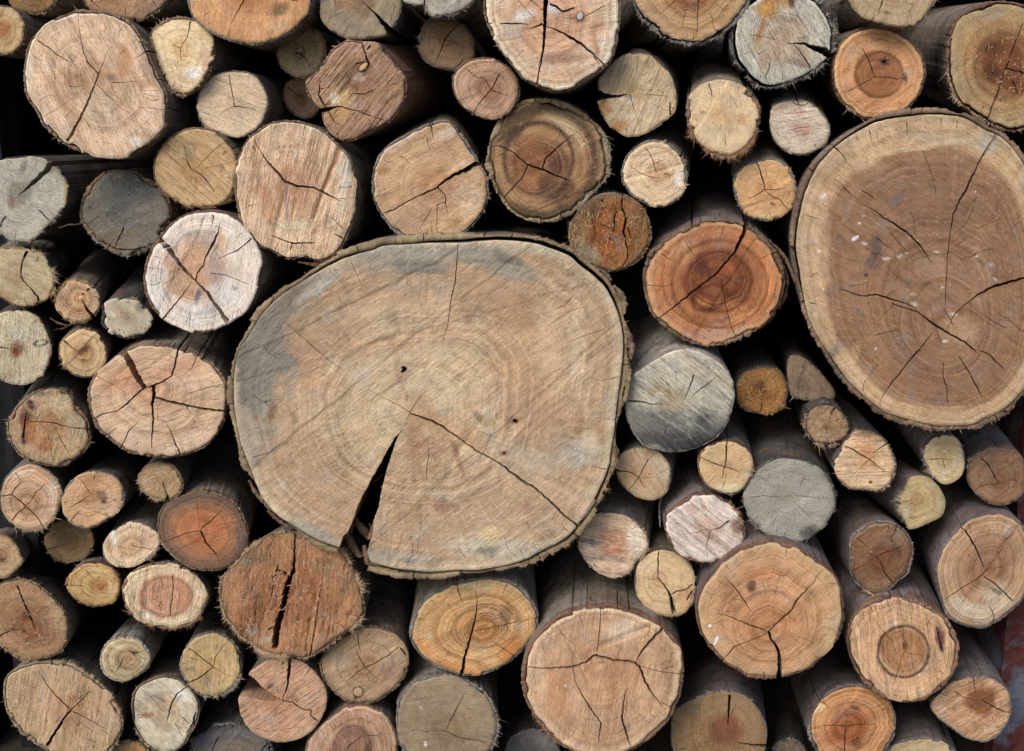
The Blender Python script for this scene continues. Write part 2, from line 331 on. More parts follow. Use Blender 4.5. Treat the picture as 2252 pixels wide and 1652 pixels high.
def log(label, tile, outline, otile=None, **kw):
    P = dict(DEF); P.update(kw); NLOG[0] += 1
    if otile is None:
        otile = 'V'
        ref = [p for c_ in P['cr'] for p in c_[0]] or ([P['pith']] if P['pith'] else [])
        if tile != 'V' and ref:
            a0, b0, s0 = OFFS[tile]; m_ = lambda L_: (sum(p[0] for p in L_) / len(L_), sum(p[1] for p in L_) / len(L_))
            rx_, ry_ = m_(ref); rx_, ry_ = a0 + rx_ / s0, b0 + ry_ / s0; qx, qy = m_(outline)
            if math.hypot(a0 + qx / s0 - rx_, b0 + qy / s0 - ry_) < math.hypot(qx - rx_, qy - ry_): otile = tile
    r = random.Random(NLOG[0] * 13 + 5); idx = NLOG[0]
    ox, oy, sc = OFFS[tile]; q = lambda p: (ox + p[0] / sc, oy + p[1] / sc)
    o2 = OFFS[otile]; qo = lambda p: (o2[0] + p[0] / o2[2], o2[1] + p[1] / o2[2])
    pl = catmull([qo(p) for p in outline])
    cx, cy = (pl[:, 0].min() + pl[:, 0].max()) / 2, (pl[:, 1].min() + pl[:, 1].max()) / 2
    if P.get('ctr'): cx, cy = P['ctr']
    d = P['d'] * 1.5 if P['d'] is not None else r.uniform(-.018, .018)
    # polar outline
    th = np.arctan2(pl[:, 1] - cy, pl[:, 0] - cx); rr = np.hypot(pl[:, 0] - cx, pl[:, 1] - cy)
    o = np.argsort(th); th, rr = th[o], rr[o]
    R0 = float(rr.mean()); N = int(min(900, max(90, 2 * math.pi * R0 / 2.6)))
    A = np.linspace(-math.pi, math.pi, N, endpoint=False)
    R = np.interp(A, np.concatenate([th - 2 * math.pi, th, th + 2 * math.pi]), np.concatenate([rr, rr, rr]))
    ca, sa = np.cos(A), np.sin(A)
    nz = lambda f, s, o_=3: fbm(ca * f + s + idx * 3.1, sa * f + s * 1.7 + idx, o_)
    tb, cov, gap = P['bark']
    pres = np.clip((nz(2.2, 11, 3) - (.5 - (cov - .5) * .62)) * 14, 0, 1) if cov < 1 else np.ones(N)
    for a0, a1 in P.get('bare', []):
        dg = (np.degrees(-A)) % 360; pres = np.where(((dg - a0) % 360) < ((a1 - a0) % 360), 0, pres)
    cf = np.ones(N); cd_ = np.zeros(N); cut_ = np.zeros(N, bool); i_ = 0
    while i_ < N:                                             # bark sits on the wood in plates of uneven thickness
        n_ = max(8, int(r.uniform(16, 24 + R0 * .30) / 2.6)); f_ = r.uniform(.55, 1.25) if tb > 5.5 else r.uniform(.85, 1.1); q_ = r.uniform(0, .005) * min(1, tb / 7)
        cf[i_:i_ + n_] = f_; cd_[i_:i_ + n_] = q_
        if r.random() < .4: cut_[i_] = True
        i_ += n_
    tk = tb * (0.30 + 1.3 * nz(5, 5)) * cf * pres; tk = np.where(tk < .8, 0, tk)
    gp = gap * 1.7 * np.clip(nz(1.6, 23, 2) * 3 - .95, 0, 1.2) * (tk > 0)
    R = R + (nz(9, 3) - .5) * min(3.0, R0 * .03)
    if P['inner']: Rc = R.copy(); Ro = R + tk + gp
    else: Ro = R.copy(); Rc = np.maximum(R - tk - gp, R * .5)
    Rc = Rc + (nz(30, 7, 2) - .5) * 1.2
    hf = max(26, R0 / 4.5); Ro = Ro + (nz(26, 9, 3) - .5) * np.minimum(tk * .7, 5) + (nz(hf, 19, 3) - .5) * np.minimum(tk * .9, 8)
    # cracks
    polys = []
    def widths(ws): return [wv / sc for wv in (ws if isinstance(ws, (list, tuple)) else [ws, ws * .5])]
    for pts, ws in P['cr']: polys.append(crack_poly([q(p) for p in pts], widths(ws), r))
    for pts in P['cut']:                                     # torn, not straight, edges
        Q = [q(p) for p in pts]; out = []
        for i in range(len(Q)):
            (xa_, ya_), (xb_, yb_) = Q[i], Q[(i + 1) % len(Q)]; n_ = max(1, int(math.hypot(xb_ - xa_, yb_ - ya_) / 3.2))
            for k_ in range(n_):
                j_ = .75 if n_ > 1 and k_ else 0
                out.append((xa_ + (xb_ - xa_) * k_ / n_ + r.uniform(-j_, j_), ya_ + (yb_ - ya_) * k_ / n_ + r.uniform(-j_, j_)))
        polys.append(out)
    for (x, y, rx) in P['pits']:
        x, y = q((x, y)); rx /= sc
        polys.append([(x + math.cos(t) * rx * r.uniform(.7, 1.2), y + math.sin(t) * rx * r.uniform(.7, 1.2)) for t in np.linspace(0, 2 * math.pi, 8, endpoint=False)])
    nbig = len(polys)
    pith = q(P['pith']) if P['pith'] else (cx + r.uniform(-.12, .12) * R0, cy + r.uniform(-.12, .12) * R0)
    for _ in range(int(P['checks'] * (3 + R0 / 14))):     # drying checks near the rim
        a = r.uniform(0, 2 * math.pi); Ra = np.interp(a - math.pi, A, R) * .97
        if r.random() < .72: r1 = r.uniform(.84, 1.0); r0 = r1 - r.uniform(.07, .22)
        else: r0 = r.uniform(.1, .5); r1 = r0 + r.uniform(.12, .3)
        aw = a + math.pi; aw = (aw + math.pi) % (2 * math.pi) - math.pi
        Ra = float(np.interp(aw, A, Rc))
        pa = [(cx + math.cos(aw + r.uniform(-.03, .03)) * Ra * t, cy + math.sin(aw + r.uniform(-.03, .03)) * Ra * t) for t in np.linspace(r0, r1, 4)]
        polys.append(crack_poly(pa, [.6, r.uniform(.7, 1.7)], r, .8))
    # face triangulation
    co = list(zip(cx + ca * Rc, cy + sa * Rc)); h = P['h']
    x0, x1, y0, y1 = cx - R0 * 2, cx + R0 * 2, cy - R0 * 2, cy + R0 * 2
    gx, gy = np.meshgrid(np.arange(x0, x1, h), np.arange(y0, y1, h * .87))
    gx[1::2] += h / 2; rs = np.random.RandomState(idx)
    gx = (gx + (rs.rand(*gx.shape) - .5) * h * .5).ravel(); gy = (gy + (rs.rand(*gy.shape) - .5) * h * .5).ravel()
    ga = np.arctan2(gy - cy, gx - cx); gr = np.hypot(gx - cx, gy - cy); Rg = np.interp(ga, np.concatenate([A - 2 * math.pi, A, A + 2 * math.pi]), np.concatenate([Rc, Rc, Rc]))
    k = (gr < Rg - h * .5) & (gx > -60) & (gx < 2312) & (gy > -60) & (gy < 1712)
    verts = [Vector(p) for p in co] + [Vector(p) for p in zip(gx[k], gy[k])]
    faces = [list(range(N))]
    polys = [pg if sum(pg[i - 1][0] * pg[i][1] - pg[i][0] * pg[i - 1][1] for i in range(len(pg))) > 0 else pg[::-1] for pg in polys]
    for pg in polys:
        b = len(verts); verts += [Vector(p) for p in pg]; faces.append(list(range(b, b + len(pg))))
    vo, _, fo, _, _, of = delaunay_2d_cdt(verts, [], faces, 0, 1e-4)
    tris = [f for f, g in zip(fo, of) if 0 in g and (len(g) == 1 or P['cut'])]
    VV = np.array([(v.x, v.y) for v in vo]); tris = np.array(tris)
    cen = VV[tris].mean(1); rm = np.zeros(len(tris), bool)
    for pg in polys:
        bx = [min(p[0] for p in pg), max(p[0] for p in pg), min(p[1] for p in pg), max(p[1] for p in pg)]
        kk = np.nonzero((cen[:, 0] >= bx[0]) & (cen[:, 0] <= bx[1]) & (cen[:, 1] >= bx[2]) & (cen[:, 1] <= bx[3]))[0]
        if len(kk): rm[kk] |= inpoly(cen[kk, 0], cen[kk, 1], pg)
    tris = tris[~rm]
    used = np.unique(tris); mp = -np.ones(len(VV), int); mp[used] = np.arange(len(used)); VV = VV[used]; tris = mp[tris]
    X, Y = VV[:, 0], VV[:, 1]
    # orientation: make normals face the camera
    a_ = VV[tris[:, 1]] - VV[tris[:, 0]]; b_ = VV[tris[:, 2]] - VV[tris[:, 0]]
    cr_ = a_[:, 0] * b_[:, 1] - a_[:, 1] * b_[:, 0]
    tris = np.where((cr_ > 0)[:, None], tris[:, ::-1], tris)
    e = np.concatenate([tris[:, [0, 1]], tris[:, [1, 2]], tris[:, [2, 0]]]); key = np.sort(e, 1)
    u, inv, cnt = np.unique(key[:, 0] * 10 ** 7 + key[:, 1], return_inverse=True, return_counts=True)
    be = e[cnt[inv] == 1]
    an = np.arctan2(Y - cy, X - cx); dr = np.hypot(X - cx, Y - cy)
    Rv = np.interp(an, np.concatenate([A - 2 * math.pi, A, A + 2 * math.pi]), np.concatenate([Rc, Rc, Rc]))
    edge = Rv - dr
    tx, tz = P['tilt'] if P['tilt'] else (r.uniform(-.07, .07), r.uniform(-.1, .05))
    px = 0.000704
    def dep(X, Y): return (X - cx) * px * tx + (Y - cy) * px * tz
    amp = .0012 * min(1.3, .5 + R0 / 120)
    P_pol = np.stack([(X - pith[0]) / (np.hypot(X - pith[0], Y - pith[1]) + 8) + idx, (Y - pith[1]) / (np.hypot(X - pith[0], Y - pith[1]) + 8), np.hypot(X - pith[0], Y - pith[1]) / R0 * .12], 1) 
    dy = dep(X, Y) + (fbm(X / 34 + idx, Y / 34, 4) - .5) * amp * 2 + (fbm(X / 7 + idx, Y / 7, 3) - .5) * .0007 * (.2 + P['rough'])
    dy += np.clip(1 - edge / 3.5, 0, 1) ** 2 * .0022
    if P.get('torn'):                                         # torn, crumbling grain
        a_ = math.radians(P['ang']); al_ = X * math.cos(a_) - Y * math.sin(a_); ac_ = X * math.sin(a_) + Y * math.cos(a_)
        dy += (fbm(al_ / 22 + idx, ac_ / 4.2, 4) - .5) * .0050 * P['torn'] + np.clip(fbm(al_ / 30 + 7, ac_ / 5.0 + idx, 3) - .64, 0, 1) * .045 * P['torn']
    for _ in range(0 if R0 < 28 else r.choice((1, 2, 2, 3)) + int(R0 > 200) * 4):      # steps where the saw was set again
        an_ = math.radians(P['ang'] + r.gauss(0, 14)); of_ = r.uniform(-.75, .75) * R0
        sd_ = (X - cx) * math.sin(an_) + (Y - cy) * math.cos(an_) - of_ + wob_line(X, Y, idx)
        t_ = np.clip(sd_ / 2.2 + .5, 0, 1); dy += (t_ * np.exp(-np.clip(sd_, 0, None) / (R0 * .55))) * r.choice((-1, 1)) * r.uniform(.0007, .0018)
    for x0_, y0_, x1_, y1_, w_, dp_ in P['grooves']:
        ax_, ay_ = q((x0_, y0_)); bx_, by_ = q((x1_, y1_)); w_ /= sc
        t_ = np.clip(((X - ax_) * (bx_ - ax_) + (Y - ay_) * (by_ - ay_)) / ((bx_ - ax_) ** 2 + (by_ - ay_) ** 2), 0, 1)
        ds = np.hypot(X - ax_ - t_ * (bx_ - ax_), Y - ay_ - t_ * (by_ - ay_))
        dy += dp_ * np.exp(-(ds / w_) ** 2)
    W3 = unproj(X, Y, d + dy)
    # ring coordinate about the pith
    pa = np.arctan2(cy + sa * Rc - pith[1], cx + ca * Rc - pith[0]); pr = np.hypot(cx + ca * Rc - pith[0], cy + sa * Rc - pith[1]); oo = np.argsort(pa)
    va = np.arctan2(Y - pith[1], X - pith[0])
    rad = np.hypot(X - pith[0], Y - pith[1]) / np.interp(va, np.concatenate([pa[oo] - 2 * math.pi, pa[oo], pa[oo] + 2 * math.pi]), np.tile(pr[oo], 3))
    loc = np.stack([(X - cx) * px + idx * 1.37, -(Y - cy) * px + idx * .71, np.zeros(len(X))], 1)
    # stains: discolouration the wood itself carries
    sc_c = np.zeros((len(X), 3)); sc_a = np.zeros(len(X))
    wx = (fbm(X / 22 + 5, Y / 22 + idx, 4) - .5) * 2; wy = (fbm(X / 22 + 50, Y / 22 + idx + 9, 4) - .5) * 2
    P['rg'] = list(P['rg']) + [(k_[0], k_[1], k_[2] * 1.1, k_[3] * 1.1, k_[4], 1.6 * sc, (64, 46, 36), .9) for k_ in P['knots']]
    def blend(al, col):
        nonlocal sc_c, sc_a
        cl = np.array(lin(tone(col), K_ALB)); na = sc_a + al * (1 - sc_a)
        sc_c = np.where(na[:, None] > 1e-4, (sc_c * (sc_a * (1 - al))[:, None] + cl[None] * al[:, None]) / np.maximum(na, 1e-4)[:, None], cl[None]); sc_a = na
    for bl in P['bl']:
        x, y, rx, ry, rot, col, al = bl[:7]; hard = bl[7] if len(bl) > 7 else 1.0
        x, y = q((x, y)); rx /= sc; ry /= sc; c_, s_ = math.cos(math.radians(rot)), math.sin(math.radians(rot))
        wr = min(rx, ry) * .45
        u_ = ((X - x + wx * wr) * c_ - (Y - y + wy * wr) * s_) / rx; v_ = ((X - x + wx * wr) * s_ + (Y - y + wy * wr) * c_) / ry
        blend(al * np.clip((1.15 - np.hypot(u_, v_)) * 1.6 * hard, 0, 1), col)
    for x, y, rx, ry, rot, wd, col, al in P['rg']:
        x, y = q((x, y)); rx /= sc; ry /= sc; wd /= sc; c_, s_ = math.cos(math.radians(rot)), math.sin(math.radians(rot))
        u_ = ((X - x + wx * 2) * c_ - (Y - y + wy * 2) * s_) / rx; v_ = ((X - x + wx * 2) * s_ + (Y - y + wy * 2) * c_) / ry
        blend(al * np.exp(-((np.hypot(u_, v_) - 1) * min(rx, ry) / wd) ** 2), col)
    # thing
    root = bpy.data.objects.new('cut_log', None); S.collection.objects.link(root)
    c0 = unproj([cx], [cy], d)[0]; root.location = c0; root.empty_display_size = .05
    root['label'] = label; root['category'] = 'log'; root['group'] = 'cut logs stacked in the woodpile'
    ax = vpdir(*P['vp']); L = P['L'] * r.uniform(.93, 1.05)
    # walls (duplicated boundary verts)
    bu = np.unique(be); m2 = -np.ones(len(X), int); m2[bu] = np.arange(len(bu)); n0 = len(X); nb = len(bu)
    lv = [0, .012, .05, .14, .4, L]
    Vs = [W3]
    per = np.hypot(X[bu] - cx, Y[bu] - cy)
    kk_ = max(7, int(N * .06)) | 1
    Rcs = np.convolve(np.concatenate([Rc[-kk_:], Rc, Rc[:kk_]]), np.ones(kk_) / kk_, 'same')[kk_:-kk_] - .3
    Rs_ = np.interp(an[bu], np.concatenate([A - 2 * math.pi, A, A + 2 * math.pi]), np.concatenate([Rcs, Rcs, Rcs]))
    onrim = edge[bu] < 2
    W3s = unproj(np.where(onrim, cx + np.cos(an[bu]) * Rs_, X[bu]), np.where(onrim, cy + np.sin(an[bu]) * Rs_, Y[bu]), d + dy[bu])
    for li, s_ in enumerate(lv):
        kf_ = min(1, s_ / .05)
        Vs.append(W3[bu] * (1 - kf_) + W3s * kf_ + ax[None] * s_)
    VA = np.concatenate(Vs)
    Fw = []
    for li in range(len(lv) - 1):
        o0 = n0 + li * nb; o1 = n0 + (li + 1) * nb
        Fw.append(np.stack([m2[be[:, 1]] + o0, m2[be[:, 0]] + o0, m2[be[:, 0]] + o1, m2[be[:, 1]] + o1], 1))
    Fw = np.concatenate(Fw)
    FL = [tuple(t) for t in tris.tolist()] + [tuple(t) for t in Fw.tolist()]
    rimq = ((edge[be[:, 0]] < 2) & (edge[be[:, 1]] < 2)).astype(int)          # split walls show wood, the outside shows bark
    mid = np.concatenate([np.zeros(len(tris), int), np.tile(rimq, len(lv) - 1)])
    nl = len(lv)
    bp = np.zeros((len(VA), 3)); bp[:n0, 0] = X * px + idx; bp[:n0, 2] = Y * px
    arc = an[bu] * R0 * px
    for li, s_ in enumerate(lv):
        k0 = n0 + li * nb; bp[k0:k0 + nb, 0] = X[bu] * px + idx; bp[k0:k0 + nb, 1] = s_; bp[k0:k0 + nb, 2] = Y[bu] * px
    ext = lambda a: np.concatenate([a] + [a[bu]] * nl)
    stain = np.concatenate([sc_c, sc_a[:, None]], 1)
    fm = face_mat('end_grain_%02d' % idx, P)
    sk = SKIN[P.get('skin') or ('d' if P['bm'] == 'dark' else 'w' if P['bm'] == 'pale' else 'p' if cx > 1480 and cy > 500 else 'g')]
    new_mesh('wood_core', VA, FL, [fm, sk], root, mid,
             {'loc': ('FLOAT_VECTOR', ext(loc)), 'pol': ('FLOAT_VECTOR', ext(P_pol)), 'rad': ('FLOAT', ext(rad)), 'stain': ('FLOAT_COLOR', ext(stain)), 'bp': ('FLOAT_VECTOR', bp)})
    # bark tube
    Ri = Rc + gp + .25
    has = tk > 0
    mx, my = cx + ca * (Ri + Ro) / 2, cy + sa * (Ri + Ro) / 2
    for pg in polys[:nbig]: has &= ~inpoly(mx, my, pg)
    # rims crack across here and there
    has0 = has.copy(); has &= ~cut_; cl_ = np.array([r.choice((5, 6, 6, 7, 7, 8, 9)) for _ in range(N)])
    if has.any():
        fr0 = d + .0012 + cd_ + nz(20, 13) * .005 * min(1, tb / 5) + dep(cx + ca * Ro, cy + sa * Ro)
        rings = []
        def ring(Rq, yy, s_): 
            p_ = unproj(cx + ca * Rq, cy + sa * Rq, 0.0 + yy); rings.append((p_ + ax[None] * s_, s_))
        yyf = fr0; kk_ = max(7, int(N * .07)) | 1
        Rosm = np.convolve(np.concatenate([Ro[-kk_:], Ro, Ro[:kk_]]), np.ones(kk_) / kk_, 'same')[kk_:-kk_]
        def up(Rq, ya, s_):
            xx, yv = cx + ca * Rq, cy + sa * Rq
            dd = FWD[None] + RGT[None] * ((xx - CXP) / F_PX)[:, None] - UPV[None] * ((yv - CYP) / F_PX)[:, None]
            t_ = (ya - CAM[1]) / dd[:, 1]; rings.append((CAM[None] + dd * t_[:, None] + ax[None] * s_, s_))
        up(Ri, yyf + .0, .05); up(Ri, yyf, 0); 
        up(Ri + (Ro - Ri) * (.35 + .2 * nz(40, 2, 2)), yyf - (nz(hf, 4, 2) - .3) * .003 * min(1, tb / 8), 0); up(Ri + (Ro - Ri) * (.75 + .2 * nz(hf, 12, 2)), yyf - (nz(hf * 1.3, 6, 2) - .5) * .004 * min(1, tb / 8), 0); up(Ro, yyf + .001 + nz(hf, 8, 2) * .002, 0)
        for s_ in (.01, .03, .07, .14, .26, .45, L * .97):
            kf_ = min(1, s_ / .05); Rq_ = Ro * (1 - kf_) + Rosm * kf_
            wob = (fbm(A * R0 / 26 + idx, np.full(N, s_ * 22), 3) - .5) * min(3.5, .8 + R0 * .02)
            up(Rq_ + wob, yyf + .002, s_)
        nr = len(rings); VB = np.concatenate([q_[0] for q_ in rings]); FB = []
        nx = (np.arange(N) + 1) % N
        ok = has & has[nx] if False else has
        bmi = []
        for k_ in range(nr - 1):
            a0 = k_ * N; a1 = (k_ + 1) * N
            for i in np.nonzero(ok | (has0 & (k_ >= cl_)))[0]: FB.append((a0 + i, a0 + nx[i], a1 + nx[i], a1 + i)); bmi.append(1 if k_ >= 5 else 0)
        for i in np.nonzero(ok & ~ok[np.arange(N) - 1])[0]:
            FB.append((i, N + i, 4 * N + i, 6 * N + i))
        for i in np.nonzero(ok & ~ok[nx])[0]:
            j = nx[i]; FB.append((6 * N + j, 4 * N + j, N + j, j))
        bpv = np.concatenate([np.stack([np.cos(A) * R0 * px + idx, np.full(N, q_[1]), np.sin(A) * R0 * px + k_ * .004], 1) for k_, q_ in enumerate(rings)])
        bmi += [0] * (len(FB) - len(bmi))
        new_mesh('bark', VB, FB, [BARK[P['bm']], sk], root, bmi, attrs={'bp': ('FLOAT_VECTOR', bpv)})
    # frayed fibres on the rim
    items = []
    def rimfib(a, L0, base_in=.5, ln=None):
        i = int((a + math.pi) / (2 * math.pi) * N) % N
        if any(inpoly(np.array([cx + ca[i] * Rc[i] * .99]), np.array([cy + sa[i] * Rc[i] * .99]), pg)[0] for pg in polys[:nbig]): return
        rq = Ri[i] + (Ro[i] - Ri[i]) * r.random() ** .6 - base_in
        p_ = unproj([cx + ca[i] * rq], [cy + sa[i] * rq], d - .0008 + dep(cx + ca[i] * rq, cy + sa[i] * rq))[0]
        aa = a + r.gauss(0, .95)
        dv = RGT * math.cos(aa) - UPV * math.sin(aa) + np.array([0, 1, 0]) * r.uniform(-.6, .35)
        bend = np.array([r.uniform(-.9, .9), r.uniform(-.2, .6), r.uniform(-1.0, .5)])
        items.append((p_, dv, L0 * px * .62 * math.exp(r.gauss(0, .45)), px * r.uniform(.45, 1.25), bend, r.random() ** 1.1))
    nb_ = int(R0 * .30 * P['fringe'])
    for _ in range(nb_ * 2):
        a_f = r.uniform(-math.pi, math.pi)
        if vnoise(np.array(math.cos(a_f) * 3 + idx), np.array(math.sin(a_f) * 3 + 9)) > .5: rimfib(a_f, r.uniform(1.5, 4.5) * math.exp(r.gauss(0, .4)))
    for a0, a1, dens, ln in P['fr']:
        span = (a1 - a0) % 360 or 360
        for _ in range(int(span / 360 * 2 * math.pi * R0 * dens * .62)):
            a_f = -math.radians(a0 + r.random() * span)
            if vnoise(np.array(math.cos(a_f) * 5 + idx), np.array(math.sin(a_f) * 5 + 3)) > .4: rimfib(a_f, ln * 1.15)
    ribbons('frayed_fibres', items, FIB[P['fm']], root)
    # torn chips on the cut face
    if P['chips']:
        items = []; ang = math.radians(P['ang'])
        for _ in range(int(P['chips'])):
            i = r.randrange(len(X))
            if edge[i] < 3 or vnoise(np.array(X[i] / 18.), np.array(Y[i] / 18. + idx)) < .3: continue
            aa = ang + r.gauss(0, .7) + (math.pi if r.random() < .5 else 0)
            dv = RGT * math.cos(aa) + UPV * math.sin(aa) - np.array([0, 1, 0]) * r.uniform(.1, .5)
            items.append((W3[i] + np.array([0, .0003, 0]), dv, px * r.uniform(3, 8) * (1.35 if P['rough'] >= .9 else .8), px * r.uniform(.6, 1.5), np.array([r.uniform(-.4, .4), r.uniform(0, .5), -.2]), (.55 if P['rough'] >= .9 else .35) + .45 * r.random()))
        ribbons('torn_fibres', items, FIB[P['fm']], root)
    for kx, ky, rx, ry, rot, col in P['knots']:
        kx, ky = q((kx, ky)); rx /= sc; ry /= sc; c_, s_ = math.cos(math.radians(rot)), math.sin(math.radians(rot)); V_ = []; F_ = []
        rn_ = [(0, -.0009), (.45, -.0009), (.82, -.0007), (1.0, .0001), (1.03, .004)]
        n_ = 20
        for f_, y_ in rn_:
            t = np.linspace(0, 2 * math.pi, n_, endpoint=False); ex = np.cos(t) * rx * f_; ey = np.sin(t) * ry * f_
            V_.append(unproj(kx + ex * c_ + ey * s_, ky - ex * s_ + ey * c_, d + y_ + dep(kx, ky)))
        V_ = np.concatenate(V_)
        for k_ in range(len(rn_) - 1):
            for i in range(n_): j = (i + 1) % n_; F_.append((k_ * n_ + i, k_ * n_ + j, (k_ + 1) * n_ + j, (k_ + 1) * n_ + i))
        mm = bpy.data.materials.new('knot_wood'); mm.use_nodes = True; T = NT(mm.node_tree); b = mm.node_tree.nodes['Principled BSDF']
        nn = T.noise(T.n('ShaderNodeNewGeometry').outputs['Position'], 300, 4, .7)
        mm.node_tree.links.new(T.mix(nn, lin(col, .5) + (1,), lin(col, 1.0) + (1,)), b.inputs['Base Color']); b.inputs['Roughness'].default_value = .8
        new_mesh('knot', V_, F_, [mm], root)
    ALL.append((root, label))
    return root
# ------------------------------------------------------------------ the ground, the wall behind and the posts beside the pile
def slab(name, x0, x1, y0, y1, z0, z1, mat, label=None, cat=None, kind=None, nx=24, nz=24, rough=0.0):
    V = []; Fc = []
    for i in range(nz + 1):
        for j in range(nx + 1):
            x = x0 + (x1 - x0) * j / nx; z = z0 + (z1 - z0) * i / nz
            V.append((x, y0 + (float(vnoise(np.array([j * .6]), np.array([i * .6]))[0]) - .5) * rough, z))
    o = len(V); V += [(x0, y1, z0), (x1, y1, z0), (x0, y1, z1), (x1, y1, z1)]
    for i in range(nz):
        for j in range(nx): a = i * (nx + 1) + j; Fc.append((a, a + 1, a + nx + 2, a + nx + 1))
    bl, br = 0, nx; tl, tr = nz * (nx + 1), (nz + 1) * (nx + 1) - 1
    Fc += [(o, o + 2, o + 3, o + 1), tuple([o, o + 1] + list(range(nx, -1, -1))), tuple([o + 3, o + 2] + list(range(tl, tr + 1))),
           tuple([o + 2, o] + [i * (nx + 1) for i in range(nz + 1)]), tuple([o + 1, o + 3] + [i * (nx + 1) + nx for i in range(nz, -1, -1)])]
    ob = new_mesh(name, V, Fc, [mat], None, smooth=False)
    for k, v in (('label', label), ('category', cat), ('kind', kind)):
        if v: ob[k] = v
    return ob
def simple(name, cols, scale=30., stretch=(1, 1, 1), thr=(.4, .6), bump=.003, rough=.9):
    m = bpy.data.materials.new(name); m.use_nodes = True; T = NT(m.node_tree); b = m.node_tree.nodes['Principled BSDF']
    p = T.v('MULTIPLY', T.n('ShaderNodeNewGeometry').outputs['Position'], stretch)
    a = T.noise(p, scale, 5, .65); f = T.noise(p, scale * 12, 4, .7)
    c = T.mix(T.sstep(a, *thr), lin(cols[0]) + (1,), lin(cols[1]) + (1,))
    c = T.scalecol(c, T.m('ADD', .6, T.m('MULTIPLY', f, .8)))
    m.node_tree.links.new(c, b.inputs['Base Color'])
    bp = T.n('ShaderNodeBump', {'Height': T.m('ADD', a, T.m('MULTIPLY', f, .5)), 'Strength': .8, 'Distance': bump}); m.node_tree.links.new(bp.outputs[0], b.inputs['Normal'])
    b.inputs['Roughness'].default_value = rough; b.inputs['Specular IOR Level'].default_value = .05
    return m
gm = bpy.data.meshes.new('ground'); gm.from_pydata([(-40, -40, 0), (40, -40, 0), (40, 40, 0), (-40, 40, 0)], [], [(0, 1, 2, 3)])
gm.materials.append(simple('earth', ((58, 54, 48), (44, 40, 36)), 6.)); go = bpy.data.objects.new('ground', gm); S.collection.objects.link(go); go['kind'] = 'structure'
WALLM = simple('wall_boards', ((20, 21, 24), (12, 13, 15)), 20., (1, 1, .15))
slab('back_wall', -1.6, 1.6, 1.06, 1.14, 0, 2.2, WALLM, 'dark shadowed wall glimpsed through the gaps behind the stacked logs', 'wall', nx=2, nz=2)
for nm_, x0_, x1_, y0_, y1_, z0_, z1_ in (('top_light_blocker', -1.7, 1.7, .10, 1.2, 1.66, 1.70), ('side_light_blocker', -1.06, -1.02, .10, 1.14, 0, 1.66), ('side_light_blocker', 1.30, 1.34, .12, 1.14, 0, 1.66)):  # slabs added over and beside the pile to keep daylight out of the gaps
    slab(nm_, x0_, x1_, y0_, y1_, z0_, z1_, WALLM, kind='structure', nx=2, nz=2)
POSTM = simple('flaking_paint', ((74, 44, 42), (80, 84, 96)), 9., (1, 1, 1), (.46, .56), .006)
xa = float(unproj([2203], [1450], .10)[0][0])
slab('brick_pier', xa, xa + .22, .10, .40, 0, 1.06, POSTM, 'red brown pier with flaking blue grey paint at the right edge beside the logs', 'pillar', nx=14, nz=60, rough=.014)
xb = float(unproj([-6], [250], .12)[0][0])
slab('upright_stake', xb - .07, xb, .12, .19, 0, 1.30, simple('stake_wood', ((36, 36, 40), (24, 24, 28)), 30., (1, 1, .1)), 'grey upright stake at the left edge between the two yellowish and grey logs', 'post', nx=3, nz=40, rough=.004)

T00, T10, T20, T30 = (0, 0), (1, 0), (2, 0), (3, 0)
T01, T11, T21, T31 = (0, 1), (1, 1), (2, 1), (3, 1)
T02, T12, T22, T32 = (0, 2), (1, 2), (2, 2), (3, 2)
T03, T13, T23, T33 = (0, 3), (1, 3), (2, 3), (3, 3)

# ------------------------------------------------------------------ top left
log('small ochre log cut off by the left edge, level with the biggest pinkish log', T00,
    [(0,11),(35,20),(52,45),(57,75),(50,100),(30,118),(0,122),(-35,110),(-50,70),(-35,25)],
    face=((196,172,132),(206,172,122),(196,140,88)), hr=.35, hs=.25, ang=80, sk=.25, rough=.8, chips=120, bark=(4,.9,0), bm='brown', d=.01,
    cr=[([(60,250),(110,225),(150,205)],[4,2])], bl=[(30,260,90,80,0,(186,120,66),.7)], pith=(0,260))
log('dark yellowish brown log in the top left corner with a frayed rim', T00,
    [(18,-20),(22,8),(40,24),(75,32),(105,26),(124,5),(128,-25),(110,-65),(75,-80),(38,-65)],
    face=((150,118,74),(148,112,64),(140,100,58)), ang=100, sk=.4, rough=.8, chips=120, bark=(3,.9,0), d=.03, fr=[(200,340,.5,6)], cr=[([(360,0),(390,80)],[5,3])])
log('brown log at the top edge above the big pinkish log, its lower half showing', T00,
    [(170,-40),(178,-5),(200,22),(235,36),(270,43),(303,46),(340,32),(368,8),(384,-10),(384,-60),(350,-120),(282,-145),(210,-120),(178,-80)],
    face=((158,124,92),(160,122,88),(140,100,70)), ang=55, sk=.5, rk=.4, bark=(5,.9,0), d=.015, cr=[([(800,0),(890,85)],[10,3]),([(1340,0),(1390,75)],[6,3])], fr=[(230,330,.5,5)], bl=[(1400,60,200,90,20,(112,96,86),.5)])
